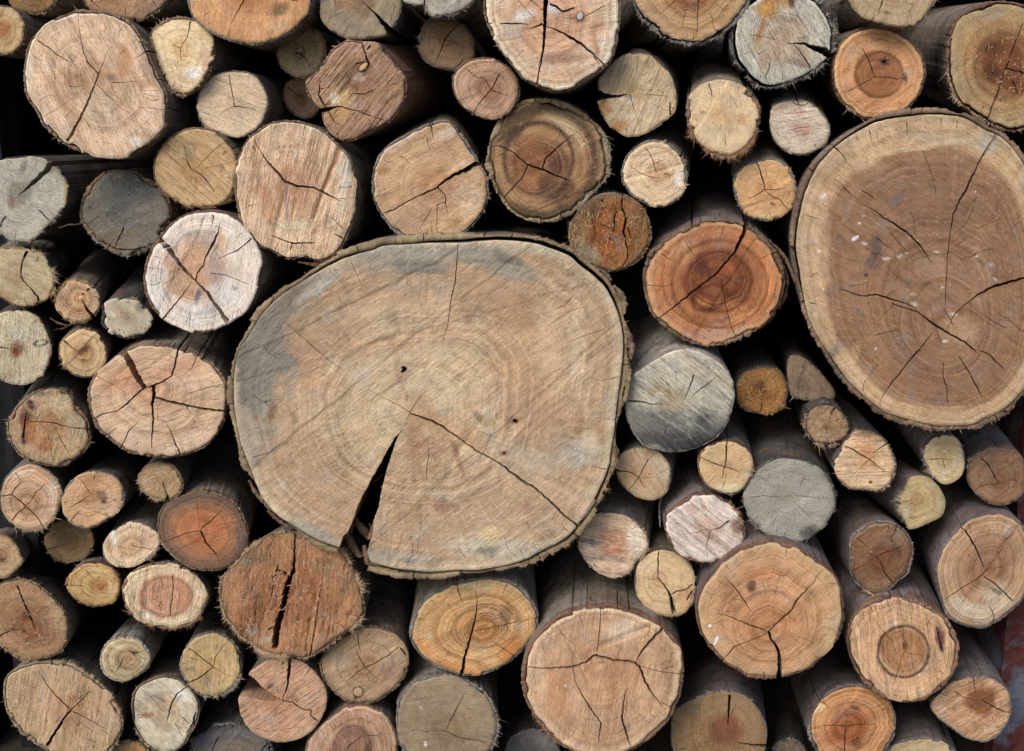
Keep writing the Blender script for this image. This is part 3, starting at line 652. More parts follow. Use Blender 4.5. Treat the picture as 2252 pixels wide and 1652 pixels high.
log('big pale pinkish log with a long dark crack running down to its lower left', T00,
    [(700,90),(900,95),(1050,140),(1170,210),(1290,400),(1350,560),(1430,740),(1475,830),(1480,1000),(1440,1150),(1300,1280),(1150,1380),(980,1400),(800,1375),(600,1290),(540,1260),(380,1110),(320,980),(235,860),(208,700),(220,520),(250,400),(310,310),(420,200),(560,130)], otile=T00,
    face=((202,182,156),(206,174,142),(186,146,112)), hr=.3, hs=.3, ang=-62, sk=.55, saw=.7, rk=.45, rough=.3, bark=(6,.85,1.5), bm='brown', d=-.02, pith=(880,690),
    cr=[([(870,650),(780,560),(735,460),(715,360),(695,240),(690,120)],[14,11,6,4]),([(870,650),(830,760),(740,970),(680,1090),(590,1245)],[12,16,26,30]),([(870,650),(900,570),(940,470),(970,420)],[8,2]),
        ([(330,360),(420,415),(500,480),(660,570)],[12,10,2]),([(850,740),(960,850),(1060,950),(1180,1015)],[8,5,2]),([(980,730),(1090,725),(1220,715)],[8,2]),([(1340,430),(1250,480),(1165,525)],[16,8,2]),([(390,1025),(500,960),(640,870)],[5,2]),
        ([(1170,800),(1390,800)],[2,4]),([(1200,940),(1460,968)],[2,6]),([(1060,470),(1130,420)],[4,2])],
    bl=[(1090,560,70,200,-12,(180,120,76),.55),(640,700,160,90,-20,(156,110,78),.45),(1300,640,60,240,30,(142,112,92),.45),(520,820,90,260,35,(184,140,108),.5),(1250,740,140,50,0,(160,112,84),.5),(900,900,160,180,0,(210,190,160),.4),(1190,1240,60,50,0,(222,214,202),.6),(980,690,60,40,0,(112,98,92),.6),(260,640,40,200,0,(214,206,196),.4),(650,1000,200,60,-60,(178,132,98),.4)],
    fr=[(85,110,1.2,7),(30,75,.5,4),(215,245,.5,5),(165,178,.6,5)], chips=160, vp=(1150,420))
log('small whitish yellow log with shaggy bark, against the right side of the big pinkish log', T00,
    [(1500,160),(1640,150),(1800,205),(1885,300),(1898,450),(1872,590),(1800,725),(1700,815),(1600,845),(1500,800),(1430,700),(1370,540),(1340,420),(1325,310),(1370,240)], otile=T00,
    face=((208,176,138),(226,200,156),(214,178,128)), hr=.35, ang=-15, sk=.2, rough=.5, bark=(7,.8,0), bm='brown', d=.0, pith=(1590,425),
    cr=[([(1680,190),(1650,330),(1620,370),(1590,425),(1590,480),(1600,530)],[14,9,8,6,3]),([(1525,395),(1590,425)],[3,7]),([(1565,540),(1555,605)],[4,2]),([(1470,340),(1520,360)],[2,2]),([(1790,610),(1830,640)],[4,4])],
    bl=[(1810,560,50,200,0,(196,160,128),.6),(1700,640,90,60,20,(226,224,214),.8),(1740,300,60,60,0,(226,190,140),.6),(1560,720,120,60,20,(214,184,150),.5)], fr=[(95,195,2.6,7),(200,275,2.2,6)], chips=50, fm='tan')
log('large orange brown log at the top edge left of centre with faint vertical streaks', T00,
    [(413,0),(420,30),(445,60),(480,82),(520,95),(565,99),(610,88),(650,65),(680,30),(688,0),(685,-50),(650,-100),(550,-125),(460,-100),(415,-45)],
    face=((186,146,102),(198,146,98),(168,112,66)), hr=.4, hs=.3, ang=82, sk=.5, rk=.3, bark=(5,.9,0), d=-.01, bm='grey', cr=[([(2160,-20),(2100,90),(2035,210)],[14,10,3]),([(1830,215),(1895,175)],[4,2])],
    bl=[(2460,80,110,70,20,(118,88,60),.7),(2200,60,50,140,0,(160,110,76),.4)], chips=40)
log('smooth pale beige log below the whitish yellow one, with a thin forked crack', 'V',
    [(550,160),(570,175),(585,200),(592,225),(587,250),(575,275),(550,295),(520,303),(490,297),(455,280),(437,255),(432,225),(440,195),(465,168),(497,157),(525,156)],
    face=((206,182,152),(212,186,154),(204,176,144)), ang=-22, sk=.2, rk=.15, saw=.8, mot=.2, bark=(3,.7,0), bm='grey', d=.01, pith=(516,234),
    cr=[([(503,160),(507,185),(512,215),(516,234)],[1.5,2.2,2]),([(516,234),(552,238),(563,243)],[2.2,1]),([(516,234),(494,243),(477,258)],[1.2,.5])], fr=[(200,262,1.4,6)], chips=30)
log('small mossy grey yellow log with coarse torn grain, right of the top orange brown log', T10,
    [(450,225),(580,250),(650,330),(670,430),(650,520),(600,620),(520,680),(420,690),(320,640),(260,570),(235,480),(245,370),(300,290),(370,240)], otile=T10,
    face=((142,132,96),(156,142,100),(140,116,72)), ang=-58, sk=.4, rough=1.0, saw=.6, mot=.5, bark=(3,.8,0), bm='brown', d=.03, chips=420, fm='grey', pith=(440,470),
    cr=[([(410,470),(450,480),(540,600)],[12,8,4]),([(360,390),(410,470)],[4,6]),([(520,560),(580,620)],[8,4])], fr=[(0,360,.5,4)], bl=[(650,420,40,110,0,(168,122,74),.6)])
log('greenish grey tan log at the top edge, black wedge crack at its lower right', T10,
    [(625,0),(620,130),(660,220),(740,290),(840,340),(1000,345),(1160,332),(1230,290),(1285,220),(1325,120),(1340,20),(1320,-90),(1200,-200),(960,-240),(750,-180),(650,-90)], otile=T10,
    face=((140,128,104),(150,134,108),(136,112,84)), ang=62, sk=.4, rk=.2, mot=.5, bark=(3,.6,0), bm='grey', d=.0,
    cr=[([(1000,20),(1060,80),(1130,150),(1190,220),(1270,320)],[4,14,26,50,90]),([(1250,130),(1235,210)],[8,3]),([(1275,40),(1260,130)],[5,3]),([(740,0),(760,60)],[8,4])],
    bl=[(820,40,110,60,-10,(150,104,68),.6),(1000,0,60,40,0,(150,90,68),.5)], chips=40, fm='grey')
log('pale grey log at the top edge, directly above the small dull brown one', T10,
    [(1340,-20),(1440,50),(1530,55),(1590,130),(1690,150),(1800,130),(1900,80),(1975,10),(1990,-100),(1800,-250),(1500,-220)], otile=T10,
    face=((150,150,138),(162,160,148),(150,140,124)), ang=40, sk=.5, mot=.5, bark=(3,.6,0), bm='grey', d=-.01, cr=[([(1535,-20),(1535,60)],[14,10]),([(1820,-20),(1855,60)],[4,3])], fr=[(180,340,1.0,5)], fm='grey')
log('small dull brown log under the pale grey top one, a crack slanting across it', T10,
    [(1560,180),(1680,150),(1800,160),(1900,230),(1960,320),(1978,430),(1960,520),(1880,610),(1790,625),(1650,600),(1540,540),(1490,450),(1490,340),(1510,250)], otile=T10,
    face=((134,112,84),(142,114,84),(138,100,72)), ang=20, sk=.3, rough=.7, bark=(3,.8,0), bm='grey', d=.035, pith=(1715,345),
    cr=[([(1870,190),(1780,270),(1720,340),(1690,430),(1630,560)],[12,10,10,9,4]),([(1720,350),(1800,380),(1910,430)],[7,5,3]),([(1870,520),(1855,560),(1800,600)],[10,6])], fr=[(160,200,1.6,6)], chips=60, fm='grey', bl=[(1500,320,50,120,0,(112,104,90),.6)])
log('reddish misshapen log with deep parallel saw grooves and a small knot near its top', T10,
    [(980,365),(1110,375),(1180,440),(1250,520),(1330,620),(1380,740),(1375,850),(1330,960),(1250,1060),(1150,1130),(1000,1200),(870,1250),(770,1220),(690,1150),(640,1060),(620,1000),(530,880),(490,760),(510,690),(620,600),(690,480),(760,410),(860,350)], otile=T10,
    face=((180,144,116),(174,134,104),(152,112,84)), hr=.4, ang=52, sk=.6, saw=1.3, rk=.3, bark=(5,.75,.5), bm='red', skin='b', d=-.01, vp=(1500,150), pith=(960,640),
    cr=[([(985,380),(1015,480),(1050,560),(1030,600)],[18,14,18,10]),([(1060,400),(1030,440)],[20,8]),([(620,715),(605,840),(660,930),(700,1000),(750,1080),(810,1110)],[6,14,20,16,12,5]),([(485,780),(540,890),(610,980),(690,960),(780,935),(870,960),(980,980),(1050,970)],[16,14,34,44,14,10,6,3]),
        ([(860,890),(900,820),(1000,830),(1100,790),(1200,700)],[4,10,6,3]),([(840,630),(890,760)],[6,3]),([(940,975),(1080,1030),(1190,1060)],[5,9,5]),([(930,560),(1010,545)],[14,6]),([(775,1140),(780,1240)],[6,6])],
    bl=[(780,880,150,80,25,(196,164,112),.75),(800,1030,110,90,20,(188,146,92),.7),(740,870,40,50,0,(226,216,200),.7),(950,670,70,50,-30,(206,184,170),.6),(960,600,130,80,40,(142,100,80),.5)], knots=[(1000,590,48,24,45,(196,160,120))], chips=240, fr=[(95,150,.8,6),(330,20,.4,4)])
log('dim dark brown log set deep in the gap left of the reddish misshapen log', T10,
    [(290,800),(330,720),(430,680),(540,700),(600,800),(620,920),(560,1030),(450,1050),(340,980),(290,890)], otile=T10,
    face=((138,112,92),(144,114,92),(120,90,72)), ang=30, rough=.6, bark=(3,.8,0), bm='dark', d=.07, cr=[([(330,760),(440,860)],[8,5])], chips=20, fm='brown')
log('small pinkish brown log with star cracks, just right of the reddish misshapen log', 'V',
    [(999,160),(1019,140),(1049,127),(1079,127),(1100,135),(1122,150),(1139,175),(1144,200),(1137,229),(1119,252),(1099,261),(1074,264),(1044,255),(1012,230),(997,200),(994,175)],
    face=((186,160,128),(176,138,112),(152,108,84)), hr=.45, hs=.3, rk=.6, rn=9, ang=45, sk=.4, bark=(4,.9,0), bm='red', d=-.005, pith=(1080,198),
    cr=[([(1100,160),(1080,197),(1059,220),(1039,250)],[2.4,2.4,2,1.6]),([(1080,197),(1064,170),(1050,172),(1022,149)],[2,1.4,1.2]),([(1080,197),(1100,205),(1122,212)],[1.6,.8]),([(1009,222),(1044,208)],[1.8,.8])], bl=[(1100,165,18,14,0,(130,100,88),.5),(1090,230,26,10,-20,(140,112,92),.4)], chips=30)
log('large whitish salmon log at the top edge with a wide vertical crack and peg knot', 'V',
    [(1063,0),(1067,40),(1080,75),(1095,105),(1118,135),(1148,172),(1180,190),(1207,200),(1232,202),(1259,195),(1294,175),(1324,155),(1344,135),(1356,107),(1361,70),(1366,30),(1362,-20),(1340,-70),(1290,-110),(1200,-130),(1120,-110),(1075,-60)],
    face=((212,198,174),(208,184,156),(198,152,118)), hr=.62, hs=.3, rn=16, rk=.45, ang=12, sk=.3, bark=(6,.9,1.0), bm='brown', d=-.03, pith=(1198,50),
    cr=[([(1200,-60),(1199,15),(1198,50),(1196,100),(1187,150),(1180,184)],[13,11,8,6,3.5,2.5]),([(1193,52),(1174,60),(1159,65)],[5,3,.8]),([(1098,52),(1124,52),(1137,51),(1164,54)],[1.5,4,3.5,.8]),([(1202,58),(1224,65),(1254,82),(1279,97),(1311,125),(1333,147)],[1.5,4,6,5,3,3.5]),
        ([(1209,9),(1224,15),(1237,26),(1264,17)],[5.5,5,3.5]),([(1331,12),(1306,25),(1285,37)],[2.6,1]),([(1139,0),(1174,39)],[1.5,.8]),([(1105,132),(1118,122)],[2,.6]),([(1066,50),(1082,52)],[3,2]),([(1305,125),(1318,140)],[3,1])],
    bl=[(1274,36,20,18,0,(172,112,78),.8),(1320,90,22,60,10,(186,124,86),.7),(1120,70,30,20,0,(196,178,160),.6),(1150,35,28,18,20,(206,204,196),.7),(1215,20,16,16,0,(196,194,190),.6),(1230,130,60,14,5,(138,98,76),.55),(1330,110,16,50,10,(212,206,188),.6),(1110,30,26,12,-30,(186,140,110),.5),(1220,165,90,20,5,(196,150,116),.5)], knots=[(1276,36,7,9,-15,(178,176,176))], pits=[(1273,38,4)], chips=60, vp=(1300,330))
log('large tan brown log at the top edge, left of the greenish grey curved split log', 'V',
    [(1392,0),(1399,25),(1414,50),(1444,75),(1474,92),(1504,101),(1539,99),(1574,88),(1601,67),(1626,45),(1644,20),(1650,0),(1645,-60),(1590,-110),(1510,-125),(1430,-105),(1395,-55)],
    face=((172,142,106),(180,142,100),(160,108,66)), hr=.5, rk=.7, rn=11, ang=15, sk=.3, bark=(10,.95,2.5), bm='grey', d=-.01, pith=(1520,-15),
    cr=[([(1537,-10),(1534,37),(1533,72)],[2.6,2,1.2]),([(1484,2),(1459,25)],[2,1]),([(1509,20),(1499,60)],[1.3,.8]),([(1573,7),(1600,27)],[1.2,.8]),([(1562,27),(1572,67),(1594,65)],[1.2,1.4]),([(1448,76),(1475,86),(1510,92),(1545,90),(1585,76)],[2.5,4,3,2])], chips=50, fr=[(200,340,.4,5)], fm='grey')
log('creamy log with a wedge notch sawn into its left side', T20,
    [(1200,463),(1320,488),(1430,570),(1510,680),(1557,850),(1545,980),(1480,1050),(1380,1130),(1250,1192),(1130,1207),(1040,1170),(960,1110),(900,1020),(862,920),(850,850),(870,780),(865,720),(900,640),(980,560),(1080,490)], otile=T20,
    face=((206,174,130),(214,188,150),(206,176,134)), ang=68, sk=.25, saw=.8, rough=.8, rk=.1, bark=(3,.5,0), bm='grey', d=.0, vp=(1560,0), pith=(1145,830),
    cr=[([(1145,828),(1190,1000),(1245,1130)],[7,4,2]),([(1220,500),(1205,600),(1190,690)],[6,5,3]),([(1250,760),(1440,630)],[3,3]),([(1290,830),(1470,850)],[5,4]),([(1500,900),(1495,960),(1505,1020)],[10,16]),([(1330,910),(1400,945)],[3,2])],
    cut=[[(800,800),(880,795),(930,825),(985,835),(1060,835),(1150,825),(1060,858),(980,868),(860,892),(800,900)]],
    bl=[(920,960,70,90,0,(196,140,80),.8),(1050,1120,110,70,20,(190,134,74),.75),(1150,760,80,160,10,(186,156,116),.5),(1120,890,80,40,0,(232,222,200),.6),(1340,560,120,60,30,(186,158,116),.5)], chips=420, fm='tan', fringe=.6)
log('creamy log whose underside wears a thick collar of shaggy brown bark', 'V',
    [(1511,225),(1519,207),(1541,187),(1569,177),(1599,176),(1626,185),(1649,200),(1664,220),(1673,245),(1669,280),(1659,305),(1649,320),(1631,335),(1599,347),(1561,337),(1529,310),(1514,282),(1509,255)],
    face=((200,172,134),(216,188,146),(206,166,118)), ang=80, sk=.2, rough=.6, rk=.12, bark=(8,.8,0), bm='brown', d=-.01, vp=(1540,-250), fm='brown', bare=[(50,150)],
    cr=[([(1559,184),(1564,200),(1566,214)],[3,1.5]),([(1600,200),(1625,240)],[.8,.8])], fr=[(190,330,6,8),(330,380,2.5,6)], bl=[(1632,262,16,16,0,(184,132,86),.6),(1575,290,40,30,20,(226,208,172),.4)], chips=160)
log('pale greenish grey log with a curved black split, ringed by loose dark bark', T30,
    [(-100,150),(-40,80),(40,20),(130,-30),(250,-60),(420,-40),(560,20),(660,150),(710,270),(705,400),(690,490),(650,535),(560,605),(450,670),(300,730),(150,745),(60,700),(0,640),(-90,520),(-125,370),(-115,230)], otile=T30,
    face=((190,192,176),(180,174,156),(186,164,140)), hr=.5, hs=.25, ang=-62, sk=.25, saw=1.0, rk=.4, rn=6, bark=(9,.95,3), inner=True, bm='dark', d=-.005, pith=(250,330),
    cr=[([(330,388),(400,378),(470,382),(560,420),(640,450),(740,500)],[5,14,26,56,74,90]),([(390,395),(430,440),(480,510),(535,600)],[8,7,10,16]),([(240,350),(120,325),(0,308)],[4,5]),([(185,510),(170,590),(135,690)],[4,8,7]),([(455,0),(390,230)],[3,2]),([(260,460),(235,540)],[4,2])],
    bl=[(150,100,110,90,0,(184,132,68),.85),(250,20,150,70,0,(176,122,64),.7),(370,10,36,60,0,(92,58,36),.85),(90,280,25,150,-20,(176,120,66),.7),(120,560,60,90,20,(168,140,112),.6),(430,560,130,40,-15,(140,104,78),.6),(40,560,30,60,0,(206,206,190),.5),(440,470,120,50,-40,(160,132,106),.5),(640,330,60,120,0,(190,192,180),.5),(10,650,60,60,0,(196,206,196),.5)],
    fr=[(300,60,1.6,8),(200,290,.8,6)], fm='grey', chips=60, vp=(1500,250))
log('small chalky pale log with a dark cleft at its top, below the greenish grey log', T30,
    [(200,930),(300,885),(420,878),(520,900),(600,960),(680,1050),(712,1150),(680,1265),(600,1325),(480,1372),(370,1362),(270,1310),(200,1225),(172,1110),(182,1010)], otile=T30,
    face=((206,186,160),(214,198,176),(204,170,150)), ang=8, sk=.25, saw=.9, rk=.15, rough=.5, bark=(3,.6,0), bm='grey', d=.01, vp=(1650,-180),
    cr=[([(375,830),(400,870),(430,925),(470,932),(515,905)],[10,12,12,6]),([(370,900),(430,930)],[10,8]),([(325,1155),(380,1138),(450,1125),(560,1118),(640,1108)],[3,8,5,4]),([(435,940),(430,970)],[6,2])], bl=[(430,980,50,40,0,(196,150,134),.7),(250,960,60,50,0,(206,160,124),.4)], chips=90)
log('orange log with a round darker heart and a three way crack', T30,
    [(1080,228),(1240,250),(1380,320),(1470,410),(1530,520),(1552,640),(1522,780),(1450,900),(1360,980),(1200,1042),(1000,1050),(870,960),(790,880),(738,750),(728,600),(758,450),(830,345),(940,265)], otile=T30,
    face=((206,158,108),(200,142,92),(154,98,60)), hr=.52, hs=.06, rn=16, rk=.4, sw=.2, ang=28, sk=.25, bark=(5,.95,.8), bm='red', d=.0, pith=(1120,670), vp=(1560,60),
    cr=[([(990,420),(1050,540),(1080,620),(1092,675)],[6,10,6]),([(1092,675),(1220,685),(1360,695)],[9,7,3]),([(1092,675),(1040,715),(950,760),(880,800),(790,822)],[5,7,7,3]),([(1160,540),(1215,535)],[16,5]),([(1190,500),(1180,565)],[4,14]),([(850,895),(1000,890),(1200,895)],[3,3,2]),([(1240,360),(1210,460)],[2,4])],
    rg=[(1140,660,205,195,0,14,(112,66,40),.75)], bl=[(1185,545,50,40,0,(84,60,58),.8),(1370,690,22,60,0,(96,84,56),.75),(870,580,20,40,0,(140,104,66),.5),(1180,970,200,50,0,(206,150,108),.5)], fr=[(75,100,2,7),(215,240,1.6,7),(100,130,.8,5)], chips=60, fm='tan')
log('dull tan log at the top edge directly above the orange log with the round heart', T30,
    [(850,-40),(870,20),(920,90),(1000,160),(1130,210),(1300,250),(1430,232),(1530,165),(1600,70),(1650,-20),(1640,-150),(1450,-300),(1200,-330),(950,-220)], otile=T30,
    face=((160,142,110),(172,148,114),(160,132,96)), ang=70, sk=.4, rk=.4, bark=(3,.8,0), bm='brown', d=-.02,
    cr=[([(1190,-60),(1150,60),(1120,140)],[10,14,8]),([(1100,120),(1068,210)],[6,12]),([(1400,90),(1440,200)],[5,3])], bl=[(1210,110,30,16,0,(92,72,54),.7),(1330,220,110,16,10,(180,128,84),.5)], chips=50, fr=[(320,20,1,5)])
log('large golden log in the top right corner with a dark orange heart', 'V',
    [(2081,150),(2084,95),(2099,50),(2124,25),(2161,8),(2199,2),(2235,6),(2275,25),(2305,80),(2310,150),(2300,225),(2275,270),(2240,290),(2206,287),(2169,270),(2136,247),(2106,225),(2091,195)],
    face=((186,160,116),(190,146,94),(132,76,42)), hr=.5, hs=.16, rn=14, rk=.35, sw=.4, ang=35, sk=.2, rough=.9, mot=.35, bark=(7,.95,2.5), bm='red', d=.0, pith=(2210,140), h=3.2, vp=(1700,60),
    cr=[([(2250,50),(2232,95),(2212,150),(2197,195),(2172,262)],[2,3,3,3.5,4]),([(2212,150),(2240,157),(2270,165)],[3,4]),([(2228,178),(2238,205)],[3,2]),([(2150,45),(2165,60)],[1,1])],
    bl=[(2185,105,24,18,0,(92,56,36),.6),(2180,160,20,22,0,(88,54,36),.6),(2235,190,30,24,0,(120,66,34),.6),(2215,130,20,26,0,(150,92,56),.5),(2130,190,30,30,30,(176,160,118),.5)], rg=[(2208,145,62,70,0,8,(108,64,38),.5),(2208,145,86,96,0,5,(148,104,64),.5)],
    fr=[(180,235,1.6,6),(240,290,1.5,6)], chips=420, fm='tan', pits=[(2113,40,1.2),(2190,30,1),(2230,45,1),(2170,62,1.1)])
# ------------------------------------------------------------------ upper middle
log('pale grey log at the left edge with a dark gash from its top right', 'V',
    [(0,352),(30,345),(80,345),(110,357),(140,385),(152,412),(147,445),(125,480),(100,505),(65,532),(25,532),(0,512),(-30,480),(-42,430),(-25,370)],
    face=((180,176,152),(184,180,164),(150,140,124)), hr=.25, ang=-20, sk=.2, rough=.8, mot=.35, rk=.3, bark=(3,.6,0), bm='dark', d=.0, fm='grey', pith=(40,420),
    cr=[([(118,352),(104,372),(80,395),(62,412),(42,428)],[14,13,11,6,2]),([(0,500),(8,480),(13,476)],[5,3]),([(84,462),(98,474),(112,487)],[3,4]),([(38,450),(38,475),(55,490)],[.8,.8]),([(36,505),(32,528)],[1,1])],
    bl=[(112,365,14,22,-30,(150,128,84),.7),(148,425,10,40,0,(176,150,84),.8),(26,445,10,18,0,(140,110,90),.7),(48,420,22,22,0,(140,134,118),.5),(90,520,40,10,30,(186,156,108),.6),(52,368,8,20,-20,(112,108,98),.6)], chips=330, fr=[(200,330,.8,6),(330,60,.5,5)])
log('dark slate grey log with a fuzzy brownish rim beneath the big pinkish log', 'V',
    [(232,377),(265,374),(300,380),(332,397),(358,415),(372,440),(377,465),(369,495),(349,527),(324,550),(280,565),(237,550),(200,520),(180,492),(175,462),(183,430),(203,400)],
    face=((134,124,106),(124,120,110),(112,110,106)), ang=35, sk=.35, rough=.9, mot=.3, rk=.2, saw=.4, bark=(8,.9,1.5), bm='brown', d=.012, fm='grey', tilt=(.02,-.02),
    cr=[([(274,497),(262,522),(252,545)],[3.5,3,2.5]),([(217,476),(192,495)],[1.5,1]),([(230,540),(258,548),(290,549),(312,545)],[2,3.5,2]),([(320,515),(332,532)],[1.6,1]),([(332,410),(342,400)],[2,1])],
    bl=[(290,410,70,36,10,(90,94,94),.8),(260,460,50,16,25,(86,88,86),.6),(250,530,70,24,10,(130,112,88),.7),(210,480,30,30,0,(122,114,98),.5)], chips=170, fr=[(190,330,1.2,6),(330,100,.5,4)])
log('ochre brown log with straight diagonal saw lines below the smooth pale beige one', 'V',
    [(425,281),(462,284),(487,300),(509,325),(521,350),(520,385),(515,415),(505,440),(487,451),(449,458),(412,453),(374,435),(349,412),(338,387),(338,357),(350,329),(372,302),(399,286)],
    face=((190,158,112),(194,156,110),(182,140,94)), ang=-42, sk=.3, saw=1.0, rk=.25, bark=(4,.95,0), bm='brown', d=-.008, pith=(425,375), fm='brown',
    cr=[([(404,315),(409,340),(413,360),(422,375),(443,384),(463,408),(472,422)],[1,1.5,2.4,2.4,2.6,1.4]),([(366,317),(390,337)],[1.6,1]),([(480,322),(449,352),(432,370)],[1.2,.7]),([(450,370),(515,356)],[.7,.7]),([(430,412),(430,424)],[.8,.8])],
    bl=[(400,325,30,30,0,(150,136,92),.5),(395,438,50,14,-20,(206,178,120),.4)], fr=[(195,345,2.2,5),(345,30,.8,4)], chips=90)
log('chalk white log split across by a broad diagonal crack, right of the slate grey log', 'V',
    [(372,495),(394,477),(419,467),(452,462),(487,465),(519,477),(544,497),(560,520),(573,545),(577,575),(572,620),(560,650),(545,680),(524,699),(494,717),(462,729),(424,732),(379,714),(354,699),(327,664),(316,624),(320,582),(332,550),(349,525)],
    face=((206,198,188),(206,192,178),(190,152,122)), hr=.45, hs=.25, rn=8, rk=.5, ang=80, sk=.35, saw=.6, rough=.3, mot=.25, bark=(5,.8,.5), bm='red', d=-.02, pith=(430,605),
    cr=[([(343,520),(369,545),(389,572),(409,597),(430,617)],[12,12,9,7,3]),([(430,617),(454,642),(474,670),(500,708)],[3,7,8,12]),([(431,620),(434,600),(449,582),(450,569),(466,540),(479,512),(484,487)],[2.5,3.5,3,5.5,4,1]),([(469,473),(467,490),(463,503)],[4,1]),([(553,524),(524,550),(479,570)],[3.5,2.5,.8]),([(419,625),(399,652),(380,675),(358,702)],[1.4,3,4.5]),([(463,601),(497,605),(548,626)],[1.6,1.8,1]),([(322,588),(358,593)],[1,.7]),([(419,695),(414,726)],[1.5,1]),([(360,625),(385,610)],[.8,.8]),([(395,590),(375,600)],[.7,.7])],
    bl=[(445,530,44,26,-10,(160,132,120),.55),(470,575,22,50,0,(150,138,134),.5),(420,560,40,40,20,(196,150,112),.5),(395,640,40,16,-30,(184,136,98),.6),(375,590,14,40,15,(196,148,112),.6),(436,652,8,20,-15,(104,98,116),.8),(500,640,40,40,0,(204,202,200),.6),(340,650,20,50,0,(204,204,202),.5),(485,530,12,30,0,(206,160,112),.5),(430,690,50,30,0,(204,202,198),.5)],
    bare=[(225,262),(280,345)], chips=60, vp=(1150,350), fringe=.5)
log('large cream and pink striped log with a long crack, left of the top centre gap', 'V',
    [(612,266),(650,265),(690,276),(720,294),(749,322),(769,347),(780,374),(785,409),(785,440),(782,472),(769,510),(749,548),(724,568),(700,575),(670,567),(640,570),(625,569),(607,557),(575,542),(550,517),(530,490),(520,450),(515,410),(519,370),(530,330),(550,300),(580,277)],
    face=((216,190,156),(212,178,144),(192,146,112)), hr=.4, hs=.3, ang=78, sk=.9, saw=.9, rk=.3, bark=(5,.9,.6), bm='brown', d=-.018, pith=(640,410), vp=(1150,380),
    cr=[([(559,306),(569,326),(587,354),(609,378),(628,400),(650,408),(690,412),(724,430),(751,443)],[1,2,5,6,5,3.5,4.5,1]),([(597,518),(622,529),(645,535),(694,533)],[1.5,3,3.5,2]),([(643,532),(638,551)],[4,3]),([(727,477),(757,505)],[1.4,2]),([(737,515),(753,524)],[2,4.5]),([(649,432),(640,485)],[1.4,.8]),([(555,322),(562,332)],[2,2]),([(620,566),(650,569),(700,572)],[2,4,2])],
    bl=[(735,355,6,90,-22,(142,92,60),.8),(703,380,5,100,-18,(166,116,84),.6),(695,455,8,70,-18,(150,104,74),.6),(630,440,5,60,2,(142,120,134),.6),(585,440,16,60,15,(186,124,88),.55),(760,380,16,60,-10,(206,200,190),.6),(680,350,20,60,-10,(196,152,118),.5),(650,500,60,14,0,(206,192,152),.5),(740,470,20,50,-20,(214,196,168),.4)],
    grooves=[(748,310,692,480,3.5,.003)], chips=150, fr=[(20,350,.4,4)], fm='tan')
log('large tan log with an angular top and a black crack entering from its right', 'V',
    [(949,270),(984,264),(1000,277),(1019,300),(1039,330),(1056,360),(1071,390),(1077,420),(1069,455),(1049,487),(1016,517),(979,535),(939,537),(894,525),(862,505),(837,472),(822,440),(817,412),(819,387),(827,354),(844,329),(864,312),(904,290)],
    face=((196,162,126),(192,154,116),(180,136,98)), hr=.4, rk=.3, ang=28, sk=.4, saw=.6, bark=(6,.92,.8), bm='grey', d=-.008, pith=(966,412), vp=(1040,120),
    cr=[([(948,258),(949,282),(953,304)],[4.5,3,.8]),([(939,305),(948,342)],[1.2,.8]),([(1078,352),(1046,362),(1024,374),(996,386),(974,400),(962,413)],[14,12,11,8,6,3]),([(966,412),(949,418),(929,427),(899,442),(869,460),(840,471)],[3,4.5,3,3.5,3,1.6]),([(962,412),(979,430),(981,444),(962,450),(959,512)],[2.5,2,1.4,.8]),([(979,442),(985,472)],[1.6,1]),([(949,460),(925,500),(919,512)],[1.4,.8]),([(1000,428),(1030,444)],[.8,.8])],
    bl=[(1000,490,20,12,30,(140,104,68),.5),(845,375,16,12,0,(156,104,66),.6),(985,290,30,14,25,(204,186,166),.6),(870,320,50,10,30,(206,182,160),.5),(1030,440,30,40,0,(196,176,148),.4)], chips=100, fr=[(320,60,1.0,5)], fm='tan')
log('dark olive brown log with concentric rings and a forked crack above the giant central log', 'V',
    [(1149,222),(1199,217),(1239,224),(1279,245),(1312,272),(1332,300),(1344,337),(1344,369),(1331,399),(1301,430),(1276,458),(1239,481),(1199,490),(1157,485),(1123,465),(1100,437),(1083,405),(1070,365),(1074,320),(1090,275),(1115,242)],
    face=((150,124,86),(172,130,86),(140,92,58)), hr=.5, hs=.15, rn=8, rk=.6, ang=30, sk=.3, rough=.6, bark=(11,.95,2), bm='olive', d=-.006, pith=(1160,370), vp=(1330,150),
    cr=[([(1082,323),(1099,320),(1129,336),(1160,362),(1192,373),(1224,386),(1259,400)],[1.5,2.5,3.5,5,5,1]),([(1192,373),(1199,350),(1224,326),(1264,293)],[3,3.5,1]),([(1160,365),(1149,390),(1129,412),(1107,435)],[3,2.5,2]),([(1294,345),(1320,348)],[1,1])],
    rg=[(1185,350,75,80,0,6,(84,58,44),.8),(1190,355,118,120,0,14,(78,60,42),.8),(1180,370,60,62,0,3,(160,116,76),.5)],
    bl=[(1245,270,50,26,-28,(212,180,138),.85),(1280,310,22,34,-20,(200,164,122),.7),(1150,255,60,18,20,(92,74,50),.8),(1120,300,24,40,-30,(96,78,50),.8),(1130,290,26,14,20,(72,58,46),.7),(1225,420,50,40,20,(84,54,42),.7),(1175,320,34,22,-20,(146,96,58),.6),(1235,360,26,24,0,(86,58,46),.7),(1160,400,34,26,0,(168,116,72),.5),(1150,460,50,12,-15,(134,108,72),.7),(1290,370,20,40,0,(160,116,76),.5)], chips=260, fr=[(300,60,1.2,8),(100,180,.4,5)], fm='grey')
